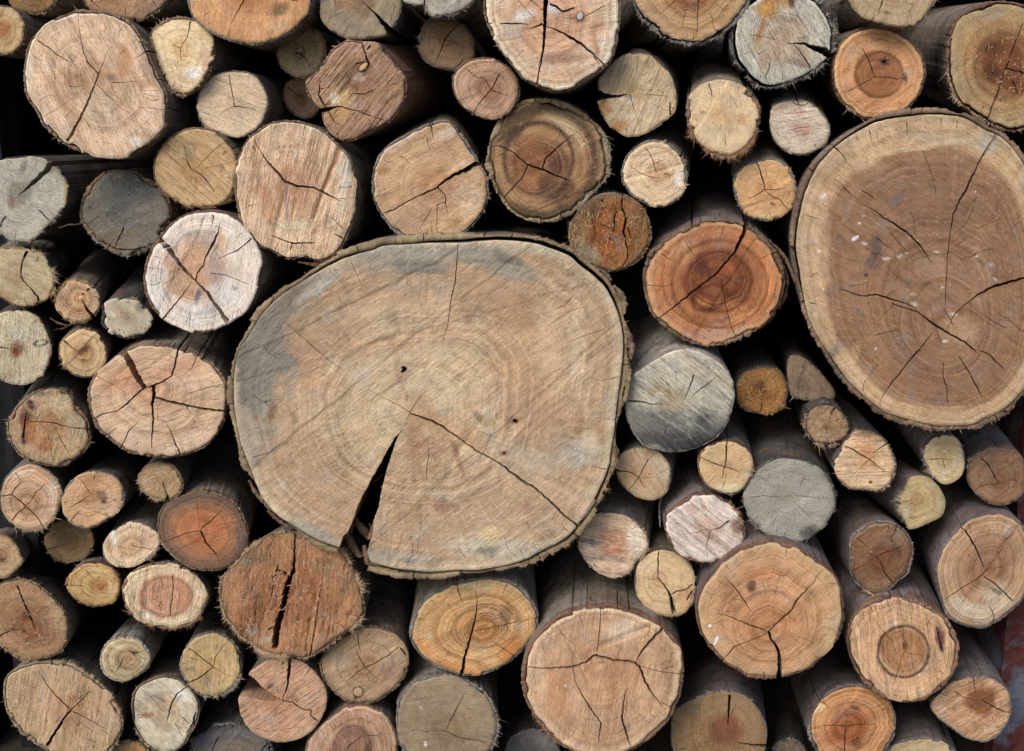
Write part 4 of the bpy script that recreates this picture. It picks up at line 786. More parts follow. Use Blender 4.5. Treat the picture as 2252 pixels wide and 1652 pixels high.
log('small cream log with a thin Y crack, right of the dark ringed log', 'V',
    [(1424,309),(1454,311),(1481,322),(1501,345),(1511,374),(1509,409),(1499,430),(1474,452),(1444,457),(1414,447),(1384,425),(1367,395),(1367,372),(1376,347),(1396,325)],
    face=((208,182,148),(210,182,144),(190,152,112)), hr=.3, rn=10, rk=.45, ang=15, sk=.2, bark=(5,.85,.4), bm='grey', d=.0, vp=(1600,0), pith=(1450,378),
    cr=[([(1424,327),(1434,350),(1444,380)],[1.4,2,1.6]),([(1389,368),(1410,382),(1436,391),(1452,392)],[1.2,1.8,1]),([(1460,382),(1473,385),(1472,396)],[1.2,1]),([(1420,410),(1440,432)],[.7,.7])],
    bl=[(1470,385,14,8,0,(160,112,70),.6),(1495,390,12,26,0,(222,214,202),.6),(1400,360,20,20,0,(206,172,132),.4)], fr=[(330,90,1.6,5)], chips=70)
log('rough rusty orange crumbling log touching the top right of the giant central log', 'V',
    [(1312,430),(1349,424),(1382,432),(1409,450),(1426,480),(1434,512),(1423,547),(1401,577),(1369,594),(1337,598),(1299,586),(1269,562),(1254,535),(1251,505),(1262,477),(1284,450)],
    face=((140,112,80),(160,104,60),(168,96,48)), hr=.65, hs=.25, torn=.3, ang=80, sk=.6, rough=1.2, saw=.6, rk=.3, mot=.6, bark=(5,.8,0), bm='brown', d=-.012, fm='gold',
    cr=[([(1370,426),(1367,454),(1377,480),(1371,510),(1379,545),(1382,565),(1370,585)],[6,3.5,5,4,3.5,2]),([(1324,437),(1325,460)],[3,2]),([(1368,462),(1352,470),(1351,492),(1349,512)],[2,3.5,4,2]),([(1321,492),(1340,502),(1349,500)],[2,2.5]),([(1381,500),(1390,532)],[3.5,1.5]),([(1335,515),(1350,540)],[2,1]),([(1300,470),(1310,520)],[2,1])],
    bl=[(1340,468,16,12,0,(166,92,46),.6),(1368,565,12,10,0,(174,92,42),.6),(1290,560,40,26,-40,(176,164,136),.6),(1300,460,30,24,30,(104,84,60),.7),(1400,490,20,50,0,(126,104,66),.5),(1280,520,20,40,0,(150,130,96),.5)], chips=620, fr=[(160,270,1.6,5),(320,60,.7,4)])
log('glowing red orange log crossed by one long sinuous diagonal crack', 'V',
    [(1474,520),(1521,492),(1574,483),(1614,486),(1648,497),(1684,524),(1708,553),(1721,580),(1727,612),(1723,645),(1708,679),(1681,712),(1651,737),(1611,754),(1561,762),(1524,757),(1486,737),(1449,709),(1429,684),(1417,637),(1414,605),(1421,572),(1439,545)],
    face=((188,144,102),(178,114,70),(136,78,46)), hr=.6, hs=.25, rn=8, rk=.7, sw=.16, ang=70, sk=.3, saw=.5, bark=(9,.95,.8), bm='brown', d=-.01, pith=(1585,605), vp=(1540,120),
    cr=[([(1644,484),(1637,510),(1619,550),(1599,575),(1577,600),(1557,617),(1529,637),(1499,662),(1474,682),(1445,703)],[12,9,4.5,5,4,5,3.5,2]),([(1577,600),(1599,610),(1626,627)],[1.6,1]),([(1512,542),(1529,562)],[1,.8]),([(1424,627),(1454,630),(1484,625)],[1.6,1]),([(1585,612),(1594,662),(1606,712),(1619,745)],[1,1.5,1.6]),([(1521,492),(1522,500)],[3,3]),([(1455,545),(1472,557)],[1,1])],
    rg=[(1580,620,72,66,0,5,(112,52,28),.75),(1582,625,104,96,0,4,(124,66,36),.6),(1582,610,128,112,0,3,(140,84,48),.5),(1560,655,40,26,20,5,(96,42,24),.7)],
    bl=[(1545,590,18,26,10,(92,44,34),.7),(1530,675,30,16,20,(206,128,72),.5),(1500,560,40,30,30,(196,142,98),.5),(1630,690,60,24,-25,(196,128,76),.5),(1690,620,20,70,0,(204,128,76),.55),(1570,735,70,16,0,(170,130,106),.7),(1600,590,22,16,0,(160,84,44),.6)], chips=130, fr=[(200,320,.5,4)], fm='brown')
log('small ochre log with a spidery crack wedged against the huge right hand log', 'V',
    [(1664,354),(1699,347),(1722,357),(1740,377),(1751,402),(1754,430),(1744,455),(1724,474),(1694,487),(1662,483),(1638,470),(1621,445),(1613,417),(1615,388),(1633,366)],
    face=((196,160,112),(196,152,102),(184,136,88)), ang=20, sk=.3, rk=.3, bark=(5,.85,0), bm='grey', d=.004, vp=(1560,-60), pith=(1682,417),
    cr=[([(1649,437),(1667,427),(1682,417),(1707,417),(1722,415)],[1.8,2,2.4,1.2]),([(1682,417),(1679,400),(1672,377),(1664,357)],[1.8,3,2]),([(1682,419),(1699,434),(1717,440),(1722,450),(1737,465)],[1.8,1.8,2.2,1.6]),([(1737,420),(1735,432),(1724,445)],[1,1]),([(1689,460),(1697,480)],[1.2,1])],
    bl=[(1699,449,8,5,-20,(112,66,50),.8),(1680,478,30,8,0,(196,180,128),.6)], fr=[(170,250,1.2,5),(20,70,1,5)], chips=70)
# ------------------------------------------------------------------ the giant central log
big = log('giant central log, widest in the pile, a black wedge gap at its lower edge', T12,
    [(550,734),(575,694),(605,662),(637,637),(687,605),(737,577),(774,562),(817,551),(845,541),(899,538),(950,534),(1006,535),(1050,531),(1099,529),(1149,532),(1194,540),(1249,562),(1274,582),(1309,610),(1332,635),(1349,667),(1364,707),(1371,744),(1370,782),(1365,824),(1358,875),(1353,925),(1347,974),(1339,1019),(1324,1062),(1304,1104),(1269,1157),(1237,1187),(1194,1209),(1137,1237),(1074,1250),(1011,1254),(949,1258),(887,1252),(837,1242),(800,1230),(747,1204),(699,1187),(650,1159),(612,1134),(582,1100),(565,1067),(550,1029),(530,975),(519,920),(515,860),(519,800),(530,765)],
    ctr=(940,890), inner=True, face=((194,176,146),(182,152,120),(202,178,142)), hr=.42, hs=.3, rn=30, rk=.34, sw=.1, ang=38, sk=.2, saw=.7, rough=.4, mot=.38, h=3.3, bark=(12,.9,5), bm='olive', d=-.035, pith=(1400,335), vp=(1160,420), fringe=.5, checks=.9, bcr=26,
    cr=[([(1405,335),(1500,368),(1600,405),(1700,460),(1850,560),(2000,670),(2203,780),(2300,860),(2423,950),(2500,990),(2640,1110),(2750,1220),(2890,1335)],[12,22,24,16,12,16,14,22,26,16,20,22,20]),
        ([(1405,330),(1300,260),(1150,190),(1040,125)],[7,6,4,2]),([(1410,325),(1470,230),(1500,185),(1575,115)],[7,6,5,2]),([(1060,410),(1180,375),(1330,340)],[2,4,2]),
        ([(1830,-1160),(1825,-1030),(1810,-830),(1770,-650),(1745,-455)],[5,9,8,10,6]),([(1745,-455),(1710,-340),(1690,-260)],[6,3]),([(300,-472),(430,-360),(600,-212),(730,-100),(840,-30)],[3,6,7,5,2]),
        ([(3050,375),(3210,392)],[2,4]),([(2800,640),(2960,700)],[2,5]),([(3010,800),(3140,832)],[3,8]),([(2900,410),(3040,430)],[2,3]),([(2760,1340),(2810,1390)],[6,8]),([(2380,1540),(2420,1640)],[3,4]),([(2500,1440),(2570,1540)],[3,4]),
        ([(800,812),(940,810),(1060,815)],[2,5,2]),([(1390,-410),(1480,-430),(1590,-435)],[2,4,3])],
    cut=[[(1402,345),(1375,420),(1325,500),(1285,540),(1240,610),(1200,680),(1160,760),(1110,850),(1075,900),(1040,980),(985,1070),(950,1150),(925,1220),(900,1290),(870,1370),(815,1430),(790,1510),(760,1600),(800,1800),(1010,1800),(1060,1640),(1030,1560),(1060,1470),(1080,1390),(1088,1300),(1100,1250),(1135,1160),(1150,1060),(1165,990),(1190,900),(1215,800),(1235,740),(1262,660),(1285,590),(1305,540),(1345,470),(1380,400),(1410,345)],
         [(1330,-70),(1350,-80),(1385,-60),(1370,-30),(1340,-12),(1325,-30),(1345,-50)]],
    pits=[(2335,405,22),(2350,415,16),(2240,690,14),(1312,110,6)],
    bl=[(2350,-300,330,520,10,(176,136,98),.6),(1500,760,420,240,20,(168,132,98),.5),(600,700,330,240,-10,(170,142,110),.5),(2500,250,330,260,0,(178,140,104),.5),(1250,-500,420,200,0,(188,162,128),.5),(120,-330,420,520,38,(140,132,118),.75),(20,350,200,600,0,(156,146,130),.6),(-40,-60,120,420,8,(104,100,94),.75),(420,-720,420,110,40,(126,114,102),.7),(1300,-1080,700,110,-4,(146,137,120),.7),(2100,-1020,420,110,-14,(140,130,114),.65),(150,-250,330,420,38,(122,116,106),.5),(60,60,150,330,5,(132,126,114),.8),(330,-760,190,330,62,(124,112,98),.75),(620,-790,300,60,38,(178,172,156),.7),(1300,-1000,520,150,-4,(160,152,134),.7),(1500,-960,300,70,-3,(128,124,114),.65),(2250,-950,350,120,-18,(150,142,124),.7),(2250,-1030,180,60,-20,(96,92,82),.6),
        (1940,-500,60,90,0,(140,112,88),.75),(2020,-600,60,50,0,(146,118,92),.6),(1920,-470,36,40,0,(112,86,74),.7),(190,330,40,110,-10,(132,98,72),.7),(385,390,30,60,0,(132,112,80),.6),(2120,-380,700,120,-20,(204,172,132),.45),(2700,-200,200,500,5,(206,174,136),.45),(2900,-200,90,500,3,(208,186,152),.5),
        (2900,690,200,140,-10,(178,170,154),.75),(2500,760,420,120,-8,(182,168,146),.6),(2600,1000,500,200,-30,(184,154,124),.5),(1700,450,420,110,-25,(176,132,92),.5),(1450,560,110,200,5,(160,116,84),.6),(1650,620,140,100,20,(170,128,98),.5),(1960,560,60,130,40,(184,146,106),.6),(1720,1150,140,70,0,(152,112,92),.65),
        (2420,1180,90,60,20,(160,116,98),.55),(2260,1330,420,200,-8,(188,162,132),.4),(2150,1530,500,110,-4,(190,184,164),.6),(2130,1400,140,90,0,(214,186,134),.6),(2100,1560,110,60,0,(120,114,100),.6),(560,1400,300,90,-28,(160,154,140),.7),(1250,1600,500,70,-4,(158,152,138),.6),
        (500,-130,130,420,20,(190,144,104),.5),(1000,-620,260,120,10,(196,164,130),.4),(1350,0,80,110,0,(196,156,128),.6),(1250,-520,70,110,30,(150,136,112),.5),(2330,400,60,40,20,(132,96,72),.7),(2240,690,50,30,0,(130,78,60),.8),(1750,-1100,1200,60,0,(166,160,144),.5),
        (1800,-80,260,200,20,(204,178,134),.45),(640,300,260,200,10,(188,164,130),.4),(1100,520,220,160,20,(196,168,128),.4),(3000,590,80,130,15,(198,178,146),.7),(1380,200,10,50,0,(120,74,56),.7),(2030,380,40,120,42,(150,128,96),.6),(1830,720,30,220,20,(140,104,76),.55)],
    rg=[(1750,-80,470,400,0,10,(156,128,96),.25)], grooves=[(1730,900,1850,660,30,.002),(1850,660,2040,380,30,.002)], fr=[(0,60,1.6,5),(300,360,1.6,6),(100,150,.5,7)], chips=700, fm='tan')
# splinters caught in the wedge gap
_it = []
for (x0, y0, x1, y1, w_) in ((905, 1240, 1050, 1440, 60), (860, 1400, 970, 1590, 50), (830, 1420, 900, 1560, 30), (950, 1300, 1085, 1400, 16), (1085, 950, 1215, 830, 10), (930, 1180, 960, 1230, 14), (1050, 1310, 1090, 1440, 26), (1030, 1420, 1115, 1460, 20)):
    ox, oy, sc = OFFS[T12]; a = unproj([ox + x0 / sc], [oy + y0 / sc], .01)[0]; b = unproj([ox + x1 / sc], [oy + y1 / sc], -.022)[0]
    _it.append((a, b - a, float(np.linalg.norm(b - a)), w_ / sc * .0007, np.array([.05, .1, -.05]), .25 + .4 * rnd.random()))
ribbons('splinter', _it, FIB['brown'], big)

log('pale log blackened below with slanting saw marks, right of the giant central log', T22,
    [(1374,875),(1380,845),(1398,820),(1424,799),(1461,776),(1499,767),(1536,770),(1569,787),(1596,810),(1610,832),(1616,857),(1614,887),(1600,930),(1579,960),(1536,984),(1486,995),(1436,988),(1409,974),(1387,942),(1375,907)],
    face=((184,180,162),(184,178,158),(160,142,110)), hr=.2, ang=-38, sk=.45, saw=1.1, rk=.15, bark=(3,.7,0), bm='pale', d=-.015, pith=(1500,270), vp=(1250,80), tilt=(0,.02),
    cr=[([(1080,222),(1150,232),(1250,235),(1340,262),(1400,255),(1490,268)],[34,24,18,14,8,3]),([(1710,0),(1680,90),(1640,180),(1605,255)],[16,12,6,3]),([(1950,-10),(1830,80),(1760,130),(1690,185)],[4,8,12,3]),([(1450,0),(1490,130)],[3,2]),([(1860,270),(2030,270)],[2,3])],
    bl=[(1480,560,460,150,-10,(78,78,78),.95),(1850,460,190,170,-40,(84,86,84),.9),(1400,400,330,130,-5,(112,112,106),.8),(1200,400,100,140,0,(130,130,122),.7),(1700,620,280,70,8,(66,66,68),.9),(1520,430,220,14,-32,(160,162,156),.6),(1650,380,260,14,-36,(158,160,152),.6),(1750,330,220,12,-38,(166,168,158),.6),(1360,130,90,50,30,(150,120,80),.6),(1480,140,60,30,0,(152,122,78),.6),(1930,300,100,180,0,(164,164,150),.5)], chips=150, fm='grey', fr=[(40,90,1.4,5)])
log('small dark golden brown rough log sunk beside the huge right hand log', 'V',
    [(1617,855),(1625,828),(1645,812),(1682,806),(1710,812),(1727,832),(1733,858),(1730,878),(1719,900),(1694,911),(1655,909),(1630,898),(1619,880)],
    face=((156,116,70),(164,112,58),(142,90,48)), ang=30, rough=1.1, sk=.3, bark=(4,.8,0), bm='dark', d=.022, fm='gold', cr=[([(1676,887),(1673,905)],[2.4,2.4])], chips=260, fr=[(280,60,1.3,5)], bl=[(1675,850,20,16,0,(110,72,40),.6),(1700,840,20,26,0,(184,134,72),.5)], vp=(1450,400))
log('dull grey brown half round split log above the small shaggy dark log', 'V',
    [(1735,786),(1748,781),(1769,788),(1799,812),(1822,840),(1836,862),(1833,877),(1804,882),(1767,880),(1744,872),(1734,855),(1731,832),(1731,808)],
    face=((130,112,94),(136,114,94),(124,100,82)), ang=80, sk=.3, rk=.4, bark=(2,.5,0), bm='dark', d=.03, pith=(1765,850), cr=[([(1772,862),(1775,878)],[1,1])], fr=[(190,350,1.0,4)], chips=30, fm='grey', vp=(1600,500))
log('tiny shaggy log with tattered dark bark and a coarse frayed face', T32,
    [(500,440),(530,320),(620,270),(740,280),(820,350),(862,450),(835,550),(720,592),(600,592),(530,530)],
    face=((176,148,116),(180,146,110),(166,126,90)), ang=20, rough=1.3, sk=.3, bark=(8,.9,0), inner=True, bm='dark', d=.0, fm='tan', cr=[([(748,290),(725,330),(700,385)],[22,16,4]),([(850,378),(800,390),(735,412)],[16,14,4])], chips=420, fr=[(110,300,2.4,8)], fringe=1.5, vp=(1600,500), ctr=(1819,932))
log('small peach coloured log with an X shaped crack and a tiny bore hole', T32,
    [(850,570),(930,480),(1010,495),(1100,510),(1200,570),(1260,680),(1292,800),(1265,900),(1220,980),(1130,1022),(1000,1018),(870,1000),(790,930),(745,830),(752,740),(800,660)],
    face=((204,172,134),(212,176,136),(206,158,116)), ang=3, sk=.35, saw=.9, rk=.2, bark=(4,.7,0), bm='purple', d=-.005, pith=(1045,745), vp=(1500,500),
    cr=[([(835,625),(930,670),(1045,740),(1130,810),(1190,850),(1240,865)],[8,14,13,10,6,4]),([(1215,600),(1150,640),(1085,690)],[16,13,5]),([(1045,742),(1110,705)],[6,3]),([(1045,755),(970,820),(900,890)],[9,6,2])], pits=[(1060,945,11)],
    bl=[(1040,640,110,60,-10,(204,140,96),.6),(1060,945,26,20,0,(122,70,48),.7),(1000,880,200,50,0,(214,182,146),.4)], fr=[(300,60,1.6,6),(70,110,1.4,5),(200,300,.6,5)], chips=60)
log('tiny round cream log under the lower edge of the huge right hand log', T32,
    [(1600,560),(1700,530),(1800,540),(1852,600),(1892,700),(1882,850),(1820,930),(1730,965),(1640,930),(1570,830),(1530,720),(1548,630)],
    face=((204,184,140),(208,186,140),(206,178,130)), rn=8, rk=.4, ang=0, sk=.2, bark=(3,.6,0), bm='grey', d=.0, pith=(1700,720), vp=(1450,250), fr=[(150,240,2.2,9)], fm='grey',
    cr=[([(1535,740),(1690,738),(1785,750)],[4,8,4]),([(1697,740),(1722,838)],[7,4]),([(1660,670),(1700,720)],[2,2])], bl=[(1715,695,14,12,0,(150,84,60),.8),(1720,670,30,20,0,(226,214,180),.6)], chips=40)
log('dull brown log near the right edge with grey frayed bark along its top', 'V',
    [(2126,1045),(2130,1015),(2148,998),(2180,985),(2215,983),(2240,995),(2256,1025),(2256,1065),(2240,1098),(2205,1112),(2170,1105),(2145,1085),(2130,1065)],
    face=((142,112,86),(146,108,80),(136,96,68)), ang=30, sk=.2, rough=.5, bark=(4,.8,0), bm='brown', d=.012, vp=(1700,300), pith=(2196,1063), fm='grey',
    cr=[([(2157,1007),(2176,1025),(2188,1050),(2197,1064)],[3,2.6,2]),([(2200,1064),(2173,1065),(2154,1071),(2145,1080)],[1.6,1.8,1]),([(2197,1064),(2222,1055)],[1,.8])], fr=[(60,175,2.0,6)], chips=60, bl=[(2235,1050,14,14,0,(112,74,54),.6)])
log('straw coloured log with a torn notch of pale splinters on its upper left', T32,
    [(1420,900),(1530,888),(1600,920),(1680,1010),(1722,1120),(1692,1240),(1600,1292),(1520,1332),(1410,1360),(1370,1300),(1312,1200),(1330,1130),(1300,1110),(1345,1050),(1375,980)],
    face=((188,170,124),(196,172,120),(186,152,102)), ang=20, sk=.2, rough=.8, bark=(2,.4,0), bm='purple', d=.004, pith=(1460,1090), vp=(1250,560),
    cr=[([(1340,1120),(1390,1108),(1440,1093)],[9,9,3]),([(1560,1150),(1690,1240)],[2,4])], chips=330, fr=[(120,175,2.5,8),(185,230,2.0,5)], bl=[(1370,1210,30,80,0,(206,196,170),.7),(1690,1100,30,100,0,(160,156,126),.5),(1620,1030,40,30,30,(184,138,76),.5)])
log('round ash grey fuzzy log with a thin horizontal crack, surrounded by lighter small logs', T32,
    [(280,722),(420,735),(560,785),(660,865),(730,960),(762,1080),(742,1200),(690,1292),(620,1370),(540,1432),(430,1482),(280,1452),(130,1402),(30,1322),(-30,1210),(-62,1080),(-30,950),(30,860),(130,770)],
    face=((156,155,144),(174,171,158),(160,150,130)), hr=.12, ang=10, sk=.15, rough=1.1, saw=.3, rk=.1, mot=.3, bark=(4,.75,0), bm='dark', d=-.004, pith=(350,1050), vp=(1560,150),
    cr=[([(0,1078),(120,1065),(200,1075),(330,1078)],[5,8,7,3]),([(360,1055),(500,1075),(700,1090)],[4,8,6]),([(520,850),(470,920),(430,990)],[2,6,5]),([(410,1140),(500,1220),(545,1280)],[4,6,4]),([(250,1230),(180,1340)],[4,3]),([(290,1150),(240,1190)],[2,2])],
    bl=[(520,1370,100,60,20,(96,94,88),.8),(400,1390,50,50,0,(178,178,166),.7),(60,1350,60,50,0,(110,108,96),.5)], chips=620, fm='grey', fr=[(0,360,.9,5),(190,280,1.2,6)])
log('small tan log with a clean cross shaped crack above the ash grey log', 'V',
    [(1564,976),(1599,967),(1628,975),(1650,994),(1659,1020),(1653,1050),(1637,1075),(1614,1088),(1589,1086),(1559,1073),(1541,1050),(1534,1020),(1541,995)],
    face=((204,176,132),(204,168,120),(196,154,106)), ang=20, sk=.2, rk=.2, bark=(4,.95,.3), bm='red', d=-.01, vp=(1520,450), pith=(1592,1028),
    cr=[([(1599,960),(1597,1000),(1598,1010),(1593,1028),(1588,1052)],[3,3.4,3,2.4,1.2]),([(1541,1006),(1566,1017),(1593,1027),(1612,1032),(1629,1040)],[1.2,2.6,2,1.2]),([(1576,1044),(1552,1070)],[1.4,1.2])], fr=[(275,360,1.4,5)], bl=[(1600,1075,40,12,0,(200,194,160),.6)], chips=30)
log('small tan log touching the right side of the giant central log, with a star crack', T22,
    [(1040,720),(1120,660),(1220,632),(1330,650),(1430,700),(1500,790),(1510,900),(1490,1000),(1440,1070),(1340,1107),(1210,1080),(1110,1012),(1040,920),(1023,820)],
    face=((184,158,124),(188,158,122),(180,142,104)), ang=-55, sk=.3, rk=.25, bark=(3,.6,0), bm='grey', d=.0, pith=(1222,905), vp=(1650,450),
    cr=[([(1025,838),(1090,850),(1160,860),(1222,905)],[16,12,9,6]),([(1310,740),(1260,830),(1222,905)],[8,9,6]),([(1222,905),(1180,960),(1135,1010)],[5,4]),([(1222,905),(1280,1005)],[5,4]),([(1400,865),(1500,815)],[3,5]),([(1225,906),(1300,905),(1370,903)],[3,3])],
    bl=[(1385,860,24,190,22,(150,124,96),.7),(1420,820,90,160,20,(196,182,160),.5),(1110,930,70,90,0,(190,152,104),.5)], grooves=[(1310,720,1470,1040,26,.0022)], chips=40)
log('small white and pink log with slanting streaks, rimmed on its right by brown fibrous bark', T22,
    [(1620,1108),(1720,1045),(1850,1040),(1960,1085),(2060,1165),(2120,1260),(2165,1380),(2145,1500),(2060,1590),(1930,1642),(1750,1642),(1600,1592),(1500,1480),(1452,1350),(1468,1250),(1530,1170)],
    face=((214,202,190),(216,200,188),(204,174,156)), hr=.4, ang=-38, sk=.7, saw=.9, rk=.1, bark=(6,.8,0), bm='red', d=-.012, pith=(1850,1365), fm='brown',
    cr=[([(2020,1290),(1930,1350),(1855,1367),(1800,1360),(1740,1390),(1665,1395)],[22,12,9,7,8,4]),([(1855,1370),(1830,1450),(1810,1560)],[9,7,3]),([(1560,1405),(1650,1412)],[3,4])],
    bl=[(1690,1190,70,50,-20,(196,150,134),.6),(1790,1160,26,50,20,(184,132,112),.6),(1700,1330,220,20,-36,(178,160,150),.6),(1850,1550,200,20,-40,(184,164,156),.5),(2090,1340,60,90,-15,(124,88,66),.75),(1600,1500,120,16,-45,(190,170,160),.5)], fr=[(0,75,3.0,7),(200,350,1.6,6)], chips=50, vp=(1300,450))
log("small cream pink log with a slate smear, touching the giant central log's lower right flank", 'V',
    [(1275,1162),(1294,1139),(1324,1127),(1352,1127),(1382,1134),(1404,1152),(1422,1174),(1428,1197),(1418,1220),(1401,1240),(1382,1262),(1352,1271),(1324,1264),(1294,1243),(1272,1206),(1268,1182)],
    face=((206,184,154),(206,176,146),(196,148,118)), hr=.4, rk=.3, rn=9, ang=-12, sk=.6, saw=.9, bark=(4,.7,0), bm='grey', d=.0, vp=(1600,250), pith=(1350,1185),
    cr=[([(1347,1192),(1327,1207)],[1,.8])], bl=[(1298,1192,36,7,-10,(136,132,132),.8),(1290,1230,26,8,-12,(134,122,116),.6),(1335,1228,50,9,-8,(120,104,96),.6),(1400,1190,22,40,0,(214,206,190),.6),(1340,1212,40,8,-10,(188,122,92),.6),(1350,1150,40,12,10,(206,172,136),.5)], fr=[(330,60,2.0,6),(240,330,.8,4)], chips=60)
log('small creamy log with a crumbling crescent at its lower right, above the squarish grooved log', 'V',
    [(1397,1262),(1399,1243),(1414,1224),(1445,1208),(1478,1212),(1508,1228),(1524,1252),(1528,1285),(1524,1318),(1509,1348),(1479,1358),(1449,1354),(1422,1342),(1404,1319),(1396,1292)],
    face=((206,180,140),(208,178,134),(204,166,120)), ang=-25, sk=.2, rough=.5, bark=(3,.7,0), bm='brown', d=.0, vp=(1350,600), pith=(1447,1272), fm='grey',
    cr=[([(1448,1208),(1447,1245),(1447,1272),(1467,1295),(1474,1309),(1478,1330),(1482,1350)],[2,3,2.6,2.4,4,8,9]),([(1447,1272),(1422,1276)],[1.2,.8]),([(1474,1310),(1488,1300),(1505,1299),(1523,1285)],[3,4,4,3.5]),([(1510,1320),(1522,1300)],[4,4])],
    bl=[(1500,1320,16,24,10,(196,140,88),.5),(1515,1300,10,14,0,(186,122,76),.6),(1478,1330,8,24,0,(130,112,88),.5)], fr=[(320,60,3.2,7)], chips=80)
log('large round tan log with a black crack dropping from its heart to its bottom edge', T33,
    [(1574,1252),(1600,1222),(1640,1203),(1687,1192),(1724,1194),(1761,1207),(1799,1232),(1834,1262),(1850,1292),(1858,1337),(1854,1377),(1841,1409),(1811,1444),(1774,1474),(1724,1489),(1687,1494),(1649,1490),(1619,1473),(1589,1454),(1561,1424),(1538,1387),(1531,1347),(1536,1312),(1551,1280)],
    face=((192,160,118),(188,144,102),(190,134,90)), hr=.55, hs=.3, rn=12, rk=.55, ang=45, sk=.25, saw=.5, bark=(7,.93,.5), bm='red', d=-.03, pith=(165,608), vp=(1400,350),
    cr=[([(650,50),(580,130),(570,170),(470,270),(400,350),(370,420),(270,510),(180,590),(165,610)],[4,8,8,18,22,18,24,22,14]),([(165,610),(180,680),(230,730),(260,810),(262,1040)],[24,22,34,40,46]),([(165,605),(120,640),(0,690),(-130,740),(-240,860)],[12,12,10,16,12]),
        ([(-283,450),(-200,470),(-100,510),(0,550),(140,605)],[4,12,14,18,14]),([(-220,130),(-120,240),(-50,340),(10,430)],[3,10,12,4]),([(320,-120),(315,-50)],[6,4]),([(400,650),(500,680),(570,710)],[3,5,3]),([(340,460),(370,500),(410,518)],[6,4]),([(290,60),(240,180),(200,440)],[2,4,2]),([(790,440),(740,490)],[5,3]),([(540,795),(605,850)],[3,5]),([(120,960),(130,1020)],[6,8])],
    bl=[(-350,556,18,14,20,(226,230,236),1,2),(-300,690,12,46,-25,(220,224,230),1,2),(10,210,50,60,0,(92,68,50),.8),(520,310,70,80,0,(130,100,66),.5),(-180,300,90,200,20,(150,102,66),.6),(450,520,60,200,30,(160,120,82),.4),(150,100,260,60,0,(196,130,80),.5),(-120,860,120,60,-30,(160,124,84),.5),(560,700,100,120,0,(150,112,78),.4),(700,600,60,200,0,(196,166,120),.5)],
    rg=[(180,560,330,310,0,12,(150,102,66),.5)], chips=120, fr=[(180,200,.5,5)], pits=[])
log('dark chocolate brown log with mossy top, right of the large round tan log', T32,
    [(885,1440),(950,1370),(1060,1300),(1200,1284),(1320,1330),(1410,1420),(1440,1520),(1430,1652),(1395,1760),(1330,1800),(1240,1880),(1120,1942),(1010,1902),(920,1822),(875,1700),(880,1560)],
    face=((130,104,72),(136,96,66),(128,80,54)), hr=.45, rn=9, rk=.6, ang=50, sk=.3, rough=.7, bark=(6,.9,1.0), bm='purple', d=.0, pith=(1150,1620), vp=(1500,700),
    cr=[([(1300,1315),(1270,1400),(1240,1430),(1265,1535)],[9,10,8,6]),([(1370,1500),(1250,1545),(1150,1580),(1050,1640)],[4,8,9,3]),([(940,1430),(1030,1510)],[8,5]),([(1120,1600),(1150,1652),(1190,1750),(1260,1835)],[4,9,10,9]),([(1035,1652),(910,1730)],[5,4])],
    bl=[(1340,1400,90,100,-30,(124,110,84),.7),(1100,1320,140,30,0,(146,122,88),.6),(1290,1560,60,60,0,(96,62,46),.6),(1170,1860,180,50,0,(146,118,88),.6)], fr=[(225,260,3.0,7),(0,360,.4,4)], chips=160, fm='tan')
log('large brown log at the right edge with a long slanting crack and greyish bottom', 'V',
    [(2096,1174),(2124,1147),(2161,1131),(2199,1128),(2238,1142),(2262,1180),(2272,1230),(2266,1285),(2244,1325),(2199,1364),(2161,1382),(2124,1378),(2086,1359),(2069,1324),(2059,1287),(2058,1250),(2068,1210)],
    face=((178,150,118),(176,140,106),(156,112,80)), hr=.6, hs=.25, rn=9, rk=.6, ang=55, sk=.35, bark=(5,.95,.4), bm='purple', d=-.01, pith=(2174,1247), vp=(1750,550),
    cr=[([(2109,1153),(2119,1167)],[3,3]),([(2122,1165),(2138,1190),(2155,1225),(2163,1247)],[3,4,3.4,1.6]),([(2180,1245),(2149,1273),(2124,1288),(2101,1303),(2076,1319)],[2,3,2.6,2.4,1.4]),([(2164,1268),(2187,1283),(2212,1306),(2228,1322)],[2.6,3,3,3]),([(2175,1330),(2185,1352),(2186,1365)],[1.5,2,2]),([(2232,1170),(2205,1195),(2195,1205)],[2,1.4]),([(2060,1207),(2066,1225)],[4,3])],
    bl=[(2130,1340,60,24,-25,(190,180,158),.6),(2190,1320,40,40,0,(188,172,146),.6),(2190,1300,16,6,-30,(96,84,70),.7),(2215,1210,30,40,30,(140,100,76),.5),(2110,1220,30,40,0,(170,132,98),.5)], grooves=[], chips=60)
